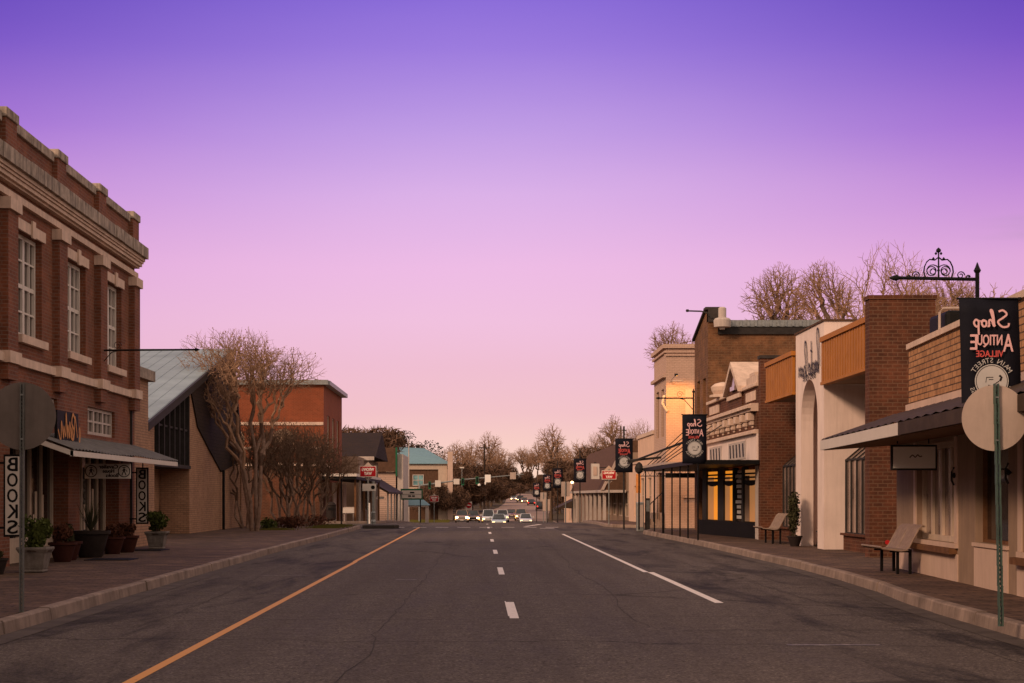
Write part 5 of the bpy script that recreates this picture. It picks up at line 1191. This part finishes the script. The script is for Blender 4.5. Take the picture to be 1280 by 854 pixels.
# outdoor things at the porch shop
t = thing('litter_bin','dark green litter bin behind pale tree trunks','bin',(-8.5,90,.0)); MB().lathe((-8.9,99,.15),[(.26,0),(.3,.05),(.3,.85),(.33,.9),(.2,1.05),(.05,1.1)],14).build('bin_body','pot_dark',t); MB().box(-9.05,-8.75,98.68,98.7,.75,.9).build('opening','black_paint',t)
t = thing('outdoor_table','white folding table outside porch shop','table',(-8,100,0)); MB().box(-8.3,-7.6,100.4,101.2,.85,.92).box(-8.25,-8.2,100.4,100.45,-.03,.85).box(-7.7,-7.65,100.4,100.45,-.03,.85).build('frame','dirty_white',t); MB().box(-8.3,-7.6,100.3,100.38,.55,.85).build('apron','sign_white',t)

# ------------------------------------------------------------------ background trees
GB = 'bare winter trees behind the street'
vA = crown(21, 13.8, 9.6, 3.0, 4.1, 2300, .20, (0,0), 1, .015, .36, fork=.40, lobes=10)
vB = crown(33, 12, 7.6, 4.4, 3.9, 2500, .20, (0,0), 1, .015, .38, fork=.25, lobes=9)
vC = crown(47, 13, 8.9, 4.0, 3.9, 4200, .20, (0,0), 2, .0075, .36, 'bark','twig_warm', fork=.35, spread=.4, lobes=9)
vD = crown(58, 13.5, 11.3, 1.9, 2.0, 2200, .17, (-2.2,0), 1, .0075, .36, 'bark','twig_warm', fork=.55, lobes=7)
vE = crown(63, 13, 10.2, 2.1, 2.8, 3600, .18, (.2,0), 1, .008, .36, 'bark','twig_warm', fork=.5, lobes=8)
def hgt(v): return max(p[2] for p in v[1].v)
hA, hB, hC, hD, hE = map(hgt, (vA, vB, vC, vD, vE))
print('tree heights', hA, hB, hC, hD, hE)
tA = tree_thing(vA,'bare_tree','tall straight bare tree rising above the waiting vehicles, left of the road',(px(610,0,355)[0],355,gz(355)),GB,16.6/hA,0)
tB = tree_thing(vB,'bare_tree','broad bare tree left of the tallest one beyond the vehicles',(px(572,0,300)[0],300,gz(300)),GB,13.6/hB,1)
tC = tree_thing(vC,'bare_tree','big bare tree with two stems above the brick pier on the right',(px(1112,0,95)[0],95,0),GB,16.4/hC,.5)
tD = tree_thing(vD,'bare_tree','leaning bare tree left of the brick pier above the ochre parapet',(px(1085,0,88)[0],88,0),GB,14.4/hD,0)
tE = tree_thing(vE,'bare_tree','separate bare tree standing above the tin roof edge',(px(978,0,100)[0],100,0),GB,15.9/hE,2.0)
def near_h(p_, top, Y): return px(p_, top, Y)[2]
for src, base_h, p_, top, Y, rz, lab in (
    
    (tE,13,1185,335,112,4.0,'bare tree behind the scrollwork arm'),
    (tC,13,1148,338,120,5.0,'bare tree between the pier and scrollwork arm, lower than its neighbour'),
    (tB,13,1020,368,125,1.0,'small bare tree low between the two larger ones on the right'),
    (tB,13,1240,352,140,3.0,'faint distant bare tree behind nearest banner top'),
    (tB,12,1275,356,150,2.2,'faint distant bare tree at the right picture edge'),
    (tE,13,843,400,112,1.5,'bare crown showing above the cream painted building'),
    (tA,13,689,528,262,2.1,'tall bare tree right of the road above the distant banners'),
    (tA,13,768,517,258,4.1,'tallest bare tree on the right behind the brown mansard shop'),
    (tB,12,655,556,720,3.3,'rounded bare tree at the gap where the road climbs'),
    (tB,12,624,566,440,1.3,'small bare tree just left of gap in the tree line'),
    (tB,12,722,548,285,.4,'bare tree between the two tall ones on the right'),
    (tC,13,745,538,290,2.6,'bare twin stemmed tree near the brown mansard roof'),
    (tC,13,800,522,270,5.2,'bare tree peeping over the low cream shop'),
    (tA,13,590,548,320,5.5,'bare tree immediately left of tall straight tree'),
    (tB,12,622,556,430,4.4,'bare tree immediately right of tall straight tree'),
    (tC,13,545,562,300,.9,'bare tree rising behind the teal roof'),
    (tB,12,664,563,780,5.9,'faint bare tree over the climbing road'),
    (tB,12,700,556,300,1.9,'bare tree behind the utility pole on the right'),
    (tA,13,672,549,690,.2,'slender bare tree beside the tall right hand one'),
    (tC,13,785,530,300,.6,'bare tree far behind the third banner')):
    hh = near_h(p_, top, Y)-gz(Y); copy_tree(src, None, ((p_-CX)*Y/F, Y, gz(Y)), lab, (hh/{tA:hA,tB:hB,tC:hC,tE:hE}[src],)*3, rz)
def leafy(seed, w, h, n, size, m, trunk=True, low=.25, wd=.07):
    rng = random.Random(seed); t = thing('leafy_tree','tree','tree',(0,0,0),'dense trees beyond the street')
    T_ = MB(); T_.tube([(0,0,-.3),(.1,0,h*.3),(0,.1,h*.6)],[.22,.18,.1],7)
    for k in range(6): a = rng.uniform(0,6.28); T_.tube([(0,0,h*rng.uniform(.2,.4)),(math.cos(a)*w*.3,math.sin(a)*w*.3,h*.7)],[.08,.03],5)
    T_.build('trunk','bark',t)
    mb = MB()
    for k in range(26):
        a = rng.uniform(0,6.28); q = w*.5*math.sqrt(rng.random())*.85; z = h*(low+(1-low)*rng.uniform(.1,.9)); sh = math.sqrt(max(.1,1-((z/h-.55)/.6)**2)); r_ = w*rng.uniform(.12,.22)
        leaf_cloud(mb,(math.cos(a)*q*sh,math.sin(a)*q*sh,z),(r_,r_,r_*.75),n//26,size*rng.uniform(.8,1.2),rng,shell=.2,wd=wd,up=.5)
    mb.build('crown',m,t); return t
l1 = leafy(1,9,8.5,16000,.8,'leaf_brown'); l2 = leafy(2,10,8,16000,.8,'leaf_brown'); l3 = leafy(3,7,8,14000,.17,'leaf_dark',wd=.3); l4 = leafy(4,6,4.6,9000,.5,'leaf_brown',low=.35,wd=.1)
spots = [(l1,572,584,300,'brown leafless thicket crown right behind the teal roofed building'),(l2,590,580,318,'wide brown thicket tree behind the left waiting vehicles'),(l1,620,584,430,'brown thicket tree at centre behind the signal arm'),
 (l2,650,590,640,'brown thicket tree left of the climbing road'),(l3,628,596,470,'darkest round tree over the parked van'),(l1,716,584,300,'brown thicket tree right of climbing road'),(l2,720,577,262,'brown thicket tree above the fourth banner'),
 (l1,750,574,240,'brown thicket tree right behind the mansard roof'),(l2,785,559,225,'brown thicket tree behind the low cream shops'),(l3,770,584,260,'dark tree half hidden by the third banner'),(l3,495,538,300,'dark round evergreen above the slatted shop'),
 (l2,478,556,300,'dark bushy tree behind the dark shingle roof'),(l1,438,537,170,'tree top showing right of the orange brick building'),(l1,530,577,300,'low brown tree behind the teal roof ridge'),
 (l3,708,592,360,'dark distant tree above the climbing road'),(l2,735,594,320,'brown distant tree below the tall bare pair'),(l1,672,594,700,'small faraway tree where the road ends'),(l3,644,604,620,'faraway dark tree over the hill cars'),(l2,692,596,470,'faraway brown tree at right side of hill'),
 (l2,810,569,200,'brown tree behind the tall cream painted building'),(l1,608,594,380,'faraway brown tree left of hill cars'),(l2,700,605,400,'faraway brown tree right of the red tail lights')]
first = {}
for i,(s,p_,top,Y,lab) in enumerate(spots):
    bh = {id(l1):8.5,id(l2):8,id(l3):8}[id(s)]; hh = near_h(p_,top,Y)-gz(Y); k = hh/bh; w_ = max(1.0, k)*random.Random(i).uniform(.95,1.25)
    loc = ((p_-CX)*Y/F, Y, gz(Y)); 
    if id(s) in first: o = copy_tree(s,None,loc,lab)
    else: o = s; o.location = loc; o['label'] = lab; first[id(s)] = 1
    o.scale = (w_,w_,k); o.rotation_euler = (0,0,i*1.3)
for i in range(9):
    Y = (258,266,262,302,322,348,372,425,560)[i]; p_ = (536,549,562,575,588,601,614,627,637)[i]; hh = near_h(p_, 604+ (i*7%5), Y)-gz(Y); loc = ((p_-CX)*Y/F, Y, gz(Y)); 
    lab = ['first dark clipped tree of the row, next to the teal roofed building','second clipped tree of the row on the grass','third clipped tree of the row on the grass','fourth clipped tree, behind the leftmost headlights','middle clipped tree of the row behind the tan vehicles','sixth clipped tree, behind the brown vehicle','seventh clipped tree, behind the white van','eighth clipped tree, above the pale blue grey car','last clipped tree of the row toward the road gap'][i]
    o = l4 if i == 0 else copy_tree(l4,None,None,lab); o['label'] = lab; o['group'] = 'row of clipped trees on grass beyond the junction'; o.location = loc; k = hh/4.6; o.scale = (k*.9*Y/262,k*.9*Y/262,k); o.rotation_euler = (0,0,i*2.1)
# far wooded hills closing the horizon
rng = random.Random(77); hb = MB()
for side in (-1,1):
    for k in range(240):
        Y = rng.uniform(380,900); X = side*rng.uniform(20,230)+(14 if side>0 else 0); z = gz(Y); s = rng.uniform(3,6)
        leaf_cloud(hb,(X,Y,z+s*.9),(s*1.3,s*1.3,s*1.1),60,1.3,rng,shell=.2)
tag(hb.build('distant_wood','leaf_brown'),'far brown wood closing off the horizon','wood',kind='stuff')
# utility poles
def upole(p_, top, Y, label, bars=1):
    x,_,zt = px(p_,top,Y); t = thing('utility_pole',label,'utility pole',(x,Y,gz(Y)),'wooden utility poles'); MB().tube([(x,Y,gz(Y)-.2),(x,Y,zt)],[.22,.15],8).build('pole','pole_wood',t)
    for k in range(bars): MB().box(x-1.0,x+1.0,Y-.2,Y-.1,zt-.8-k*1.1,zt-.62-k*1.1).build('crossarm','pole_wood',t)
upole(605.5,555,300,'dark pole left of the tall straight bare tree'); upole(697,550,300,'dark pole behind the fifth banner'); upole(776,533,290,'dark pole top beyond the third banner'); 
t = thing('street_lamp','thin pale lamp pole rising behind the signal arm','street lamp',(-3,262,gz(262))); MB().tube([(-2.75,262,gz(262)),(-2.75,262,6.1)],.06,6).build('pole','galvanized',t); MB().box(-3.1,-2.4,261.9,262.1,6.0,6.2).build('lamp_head','sign_white',t)
t = thing('flag_pole','slim pale pole in front of the cream wall left of teal roof','pole',(-9,185,gz(185))); MB().tube([(px(511,0,185)[0],185,gz(185)),(px(511,0,185)[0],185,px(511,552,185)[2])],[.09,.05],6).build('pole','dirty_white',t); MB().lathe((px(511,0,185)[0],185,px(511,552,185)[2]),[(.05,0),(.1,.08),(.02,.18)],8).build('finial','dirty_white',t)

# ------------------------------------------------------------------ vehicles
def car(kind, paint, loc, label, lights='headlight', heading=1, name=None, marker=False):
    L, Wd, Ht, belt, hood, nose = {'sedan':(4.5,1.8,1.45,.92,.84,.62),'suv':(4.8,1.95,1.82,1.12,1.10,.85),'pickup':(5.4,2.0,1.88,1.18,1.15,.95),'van':(4.9,1.95,1.9,1.05,.98,.72)}[kind]
    t = thing({'sedan':'sedan_car','suv':'suv_car','pickup':'pickup_truck','van':'van'}[kind] if not name else name, label, {'sedan':'car','suv':'car','pickup':'pickup truck','van':'van'}[kind], (0,0,0), 'vehicles on the far stretch of road')
    w = Wd/2; F0 = -L/2
    st = [(F0,.45,nose-.08,w*.80),(F0+.12,.28,nose,w*.93),(F0+.6,.24,hood-.06,w*.98),(F0+1.25,.22,hood,w),(F0+L*.55,.22,belt,w),(L/2-.5,.24,belt,w*.98),(L/2-.08,.30,belt-.06,w*.93),(L/2,.45,belt-.15,w*.84)]
    mb = MB()
    for y,a,b,ww in st: mb.v += [(-ww*.94,y,a),(ww*.94,y,a),(ww,y,a+(b-a)*.45),(ww*.96,y,b-.06),(ww*.84,y,b),(-ww*.84,y,b),(-ww*.96,y,b-.06),(-ww,y,a+(b-a)*.45)]
    for i in range(len(st)-1):
        for k in range(8): q=(k+1)%8; mb.f.append((i*8+k,i*8+q,(i+1)*8+q,(i+1)*8+k))
    mb.f.append(tuple(range(8))); mb.f.append(tuple(range((len(st)-1)*8,len(st)*8)))
    b_ = mb.build('body',paint,t,smooth=True,bevel=.02)
    y0 = F0+1.2; rear = {'sedan':L/2-.85,'suv':L/2-.12,'pickup':.55,'van':L/2-.1}[kind]; yr0 = y0+{'sedan':.75,'suv':.6,'pickup':.6,'van':.85}[kind]; yr1 = rear-{'sedan':.6,'suv':.22,'pickup':.15,'van':.15}[kind]
    if kind == 'pickup': y0 += .1
    g = MB(); z0 = belt-.02
    bot = [(-w*.86,y0,z0),(w*.86,y0,z0),(w*.88,rear,z0),(-w*.88,rear,z0)]; top = [(-w*.68,yr0,Ht-.04),(w*.68,yr0,Ht-.04),(w*.70,yr1,Ht-.04),(-w*.70,yr1,Ht-.04)]
    g.v = bot+top; g.f = [(0,1,5,4),(1,2,6,5),(2,3,7,6),(3,0,4,7),(4,5,6,7)]; g.build('glasshouse','car_glass',t)
    r = MB(); r.prism([(-w*.66,yr0+.06,Ht-.035),(w*.66,yr0+.06,Ht-.035),(w*.68,yr1-.04,Ht-.035),(-w*.68,yr1-.04,Ht-.035)],(0,0,.045))
    for a,b in ((0,4),(1,5),(2,6),(3,7)): r.tube([g.v[a],g.v[b]],.045,5)
    for s in (-1,1): my = (y0+rear)/2; r.tube([(s*w*.875,my,z0),(s*w*.70,my,Ht-.05)],.04,5)
    r.build('roof',paint,t,smooth=True,bevel=.01)
    for s in (-1,1):
        for y in (F0+.95, L/2-.95):
            wh = MB().tube([(s*(w-.22),y,.33),(s*(w-.005),y,.33)],.33,18).build('wheel','tyre',t); MB().tube([(s*(w-.01),y,.33),(s*(w+.004),y,.33)],.19,12).build('rim','chrome',wh)
        MB().box(s*(w+.02),s*(w+.2),y0+.12,y0+.28,belt+.0,belt+.16).build('mirror',paint,t)
        hl = MB(); hl.box(s*(w*.55),s*(w*.86),F0-.005,F0+.16,nose-.22,nose-.06); hh_ = hl.build('headlight',lights if heading>0 else 'sign_back',t)
        if heading>0 and lights=='headlight': MB().box(s*(w*.50),s*(w*.92),F0+.01,F0+.14,nose-.30,nose-.01).build('headlight_halo','marker',hh_)  # glowing box added around the lamp as its orange halo
        MB().box(s*(w*.66),s*(w*.9),L/2-.1,L/2+.01,belt-.38,belt-.18).build('taillight','taillight' if heading<0 else 'red_plastic',t)
        if marker: MB().box(s*(w*.86),s*(w*.95),F0+.02,F0+.1,nose-.42,nose-.32).build('indicator','marker',t)
    MB().box(-w*.48,w*.48,F0-.012,F0+.1,nose-.26,nose-.09).build('grille','black_paint' if kind != 'pickup' else 'chrome',t)
    MB().box(-w*.85,w*.85,F0-.06,F0+.1,.36,.52).build('bumper',paint if kind!='pickup' else 'chrome',t,bevel=.03)
    MB().box(-w*.6,w*.6,F0-.02,F0+.1,.24,.355).build('air_intake','black_paint',t)
    MB().box(-.25,.25,F0-.075,F0-.062,.40,.50).build('number_plate','sign_white',t)
    if kind == 'pickup': MB().box(-w*.8,w*.8,.6,L/2-.12,belt-.3,belt+.012).build('cargo_bed','black_paint',t)
    t.location = loc; t.rotation_euler = (0,0,0 if heading>0 else math.pi); return t
def C_(p_, Y): return ((p_-CX)*Y/F, Y, gz(Y)+.004)
car('pickup','paint_tan',C_(577.5,238),'tan pickup with bright headlights, leftmost of the waiting vehicles',marker=True)
car('suv','paint_brown',C_(591.5,240),'brown vehicle with bright lights second from the left in the queue',marker=True)
car('van','paint_white',C_(610.5,240),'white van with dark lower front standing left of the white SUV','headlight_dim',marker=True)
car('suv','paint_white',C_(628,246),'white SUV in the middle lane behind pale compact car','headlight_dim')
car('sedan','paint_bluegrey',C_(623.5,197),'pale blue grey compact car closest to the crossing','headlight_dim',marker=True)
car('sedan','paint_maroon',C_(639,272),'brownish car half hidden between white SUV and tan SUV','headlight_dim')
car('suv','paint_tan',C_(651,258),'tan SUV behind the white sedan on the right','headlight_dim',marker=True)
car('sedan','paint_white',C_(657,228),'white sedan rightmost of the waiting vehicles','headlight_dim')
car('sedan','paint_white',C_(642,478),'faraway light car with lit headlights on the hill, left one')
car('suv','paint_dark',C_(650.5,440),'faraway dark car on the hill between two lit cars','headlight_dim')
car('sedan','paint_tan',C_(655.5,425),'faraway car with lit headlights, right one on the hill')
car('sedan','paint_dark',C_(664,385),'small dark car going uphill beside lit tail lights','headlight_dim',heading=-1)
car('suv','paint_dark',C_(676,325),'dark car with red tail lights right of the climbing road','headlight_dim',heading=-1)

# ------------------------------------------------------------------ sky, sun, camera
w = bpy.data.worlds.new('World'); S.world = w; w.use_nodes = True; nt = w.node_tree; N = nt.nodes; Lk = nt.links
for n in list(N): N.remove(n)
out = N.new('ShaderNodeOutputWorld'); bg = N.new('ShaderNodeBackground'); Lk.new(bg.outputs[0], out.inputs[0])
tc = N.new('ShaderNodeTexCoord'); sx = N.new('ShaderNodeSeparateXYZ'); Lk.new(tc.outputs['Generated'], sx.inputs[0])
def lin(c): return tuple(((x/255)/12.92 if x/255 <= .04045 else ((x/255+.055)/1.055)**2.4) for x in c)
cen = [(-.02,(222,160,140)),(.0097,(250,213,192)),(.029,(248,206,197)),(.048,(243,196,201)),(.077,(240,191,210)),(.106,(241,193,223)),(.140,(238,188,229)),(.182,(219,177,232)),(.218,(192,156,229)),(.262,(157,124,222)),(.300,(128,100,214)),(.40,(100,78,190))]
sid = [(-.02,(214,150,130)),(.0097,(240,190,174)),(.029,(240,184,186)),(.048,(236,176,194)),(.077,(234,182,206)),(.106,(229,176,212)),(.138,(222,166,217)),(.176,(194,137,214)),(.212,(158,104,208)),(.256,(114,75,193)),(.300,(82,57,175)),(.40,(70,52,160))]
nz = N.new('ShaderNodeTexNoise'); nz.inputs['Scale'].default_value = 2.2; nz.inputs['Detail'].default_value = 5; mp = N.new('ShaderNodeMapping'); mp.inputs['Scale'].default_value = (1,1,5)
Lk.new(tc.outputs['Generated'], mp.inputs[0]); Lk.new(mp.outputs[0], nz.inputs['Vector'])
ma = N.new('ShaderNodeMath'); ma.operation = 'MULTIPLY_ADD'; Lk.new(nz.outputs['Fac'], ma.inputs[0]); ma.inputs[1].default_value = .024; Lk.new(sx.outputs[2], ma.inputs[2])
ms = N.new('ShaderNodeMath'); ms.operation = 'SUBTRACT'; Lk.new(ma.outputs[0], ms.inputs[0]); ms.inputs[1].default_value = .012
mr = N.new('ShaderNodeMapRange'); mr.inputs['From Min'].default_value = -.05; mr.inputs['From Max'].default_value = .5; Lk.new(ms.outputs[0], mr.inputs['Value'])
def skyramp(st):
    r = N.new('ShaderNodeValToRGB'); e = r.color_ramp.elements
    while len(e) < len(st): e.new(.5)
    for el, (p_, c) in zip(e, st): el.position = (p_+.05)/.55; el.color = (*lin(c), 1)
    Lk.new(mr.outputs[0], r.inputs[0]); return r.outputs[0]
ab = N.new('ShaderNodeMath'); ab.operation = 'ABSOLUTE'; Lk.new(sx.outputs[0], ab.inputs[0])
ar = N.new('ShaderNodeMapRange'); ar.interpolation_type = 'SMOOTHSTEP'; ar.inputs['From Min'].default_value = .0; ar.inputs['From Max'].default_value = .40; Lk.new(ab.outputs[0], ar.inputs['Value'])
m1 = N.new('ShaderNodeMix'); m1.data_type = 'RGBA'; Lk.new(ar.outputs[0], m1.inputs[0]); Lk.new(skyramp(cen), m1.inputs[6]); Lk.new(skyramp(sid), m1.inputs[7])
# thin grey cloud wisps low on the right
cn = N.new('ShaderNodeTexNoise'); cn.inputs['Scale'].default_value = 5; cn.inputs['Detail'].default_value = 6; cm = N.new('ShaderNodeMapping'); cm.inputs['Scale'].default_value = (1.2,1.2,9); Lk.new(tc.outputs['Generated'], cm.inputs[0]); Lk.new(cm.outputs[0], cn.inputs['Vector'])
cr = N.new('ShaderNodeMapRange'); cr.inputs['From Min'].default_value = .56; cr.inputs['From Max'].default_value = .72; Lk.new(cn.outputs['Fac'], cr.inputs['Value'])
cx_ = N.new('ShaderNodeMapRange'); cx_.inputs['From Min'].default_value = .24; cx_.inputs['From Max'].default_value = .32; cx_.inputs['To Max'].default_value = .45; Lk.new(sx.outputs[0], cx_.inputs['Value'])
cz = N.new('ShaderNodeMapRange'); cz.inputs['From Min'].default_value = .19; cz.inputs['From Max'].default_value = .14; Lk.new(sx.outputs[2], cz.inputs['Value'])
c1 = N.new('ShaderNodeMath'); c1.operation = 'MULTIPLY'; Lk.new(cr.outputs[0], c1.inputs[0]); Lk.new(cx_.outputs[0], c1.inputs[1])
c2 = N.new('ShaderNodeMath'); c2.operation = 'MULTIPLY'; Lk.new(c1.outputs[0], c2.inputs[0]); Lk.new(cz.outputs[0], c2.inputs[1])
m2_ = N.new('ShaderNodeMix'); m2_.data_type = 'RGBA'; Lk.new(c2.outputs[0], m2_.inputs[0]); Lk.new(m1.outputs[2], m2_.inputs[6]); m2_.inputs[7].default_value = (.42,.30,.45,1)
# away from the purple sector ahead unseen sky is set warm to light surfaces
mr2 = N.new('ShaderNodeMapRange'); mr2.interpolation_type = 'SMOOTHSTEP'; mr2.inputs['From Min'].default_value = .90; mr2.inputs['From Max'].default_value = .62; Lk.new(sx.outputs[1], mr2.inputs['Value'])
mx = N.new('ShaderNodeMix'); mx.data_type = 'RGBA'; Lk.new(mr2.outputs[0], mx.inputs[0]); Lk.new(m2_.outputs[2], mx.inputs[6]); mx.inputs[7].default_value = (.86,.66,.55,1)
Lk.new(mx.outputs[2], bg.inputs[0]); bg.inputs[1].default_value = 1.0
sun = bpy.data.lights.new('sun','SUN'); sun.energy = 2.4; sun.angle = R(10); sun.color = (1.0,.66,.44)
so = bpy.data.objects.new('sun', sun); COL.objects.link(so); so.rotation_euler = Vector((.60,.66,-.42)).to_track_quat('-Z','Y').to_euler()
cam = bpy.data.cameras.new('camera'); co = bpy.data.objects.new('camera', cam); COL.objects.link(co); co.location = (0,0,H); co.rotation_euler = (R(90),0,0)
cam.sensor_width = 36; cam.lens = 36*F/1280; cam.shift_x = (640-CX)/1280; cam.shift_y = (CY-427)/1280; cam.clip_start = .1; cam.clip_end = 6000
S.camera = co; S.render.engine = 'CYCLES'; S.render.resolution_x = 1024; S.render.resolution_y = 683
vs = S.view_settings; vs.view_transform = 'Standard'; vs.look = 'None'; vs.exposure = 0; vs.gamma = 1
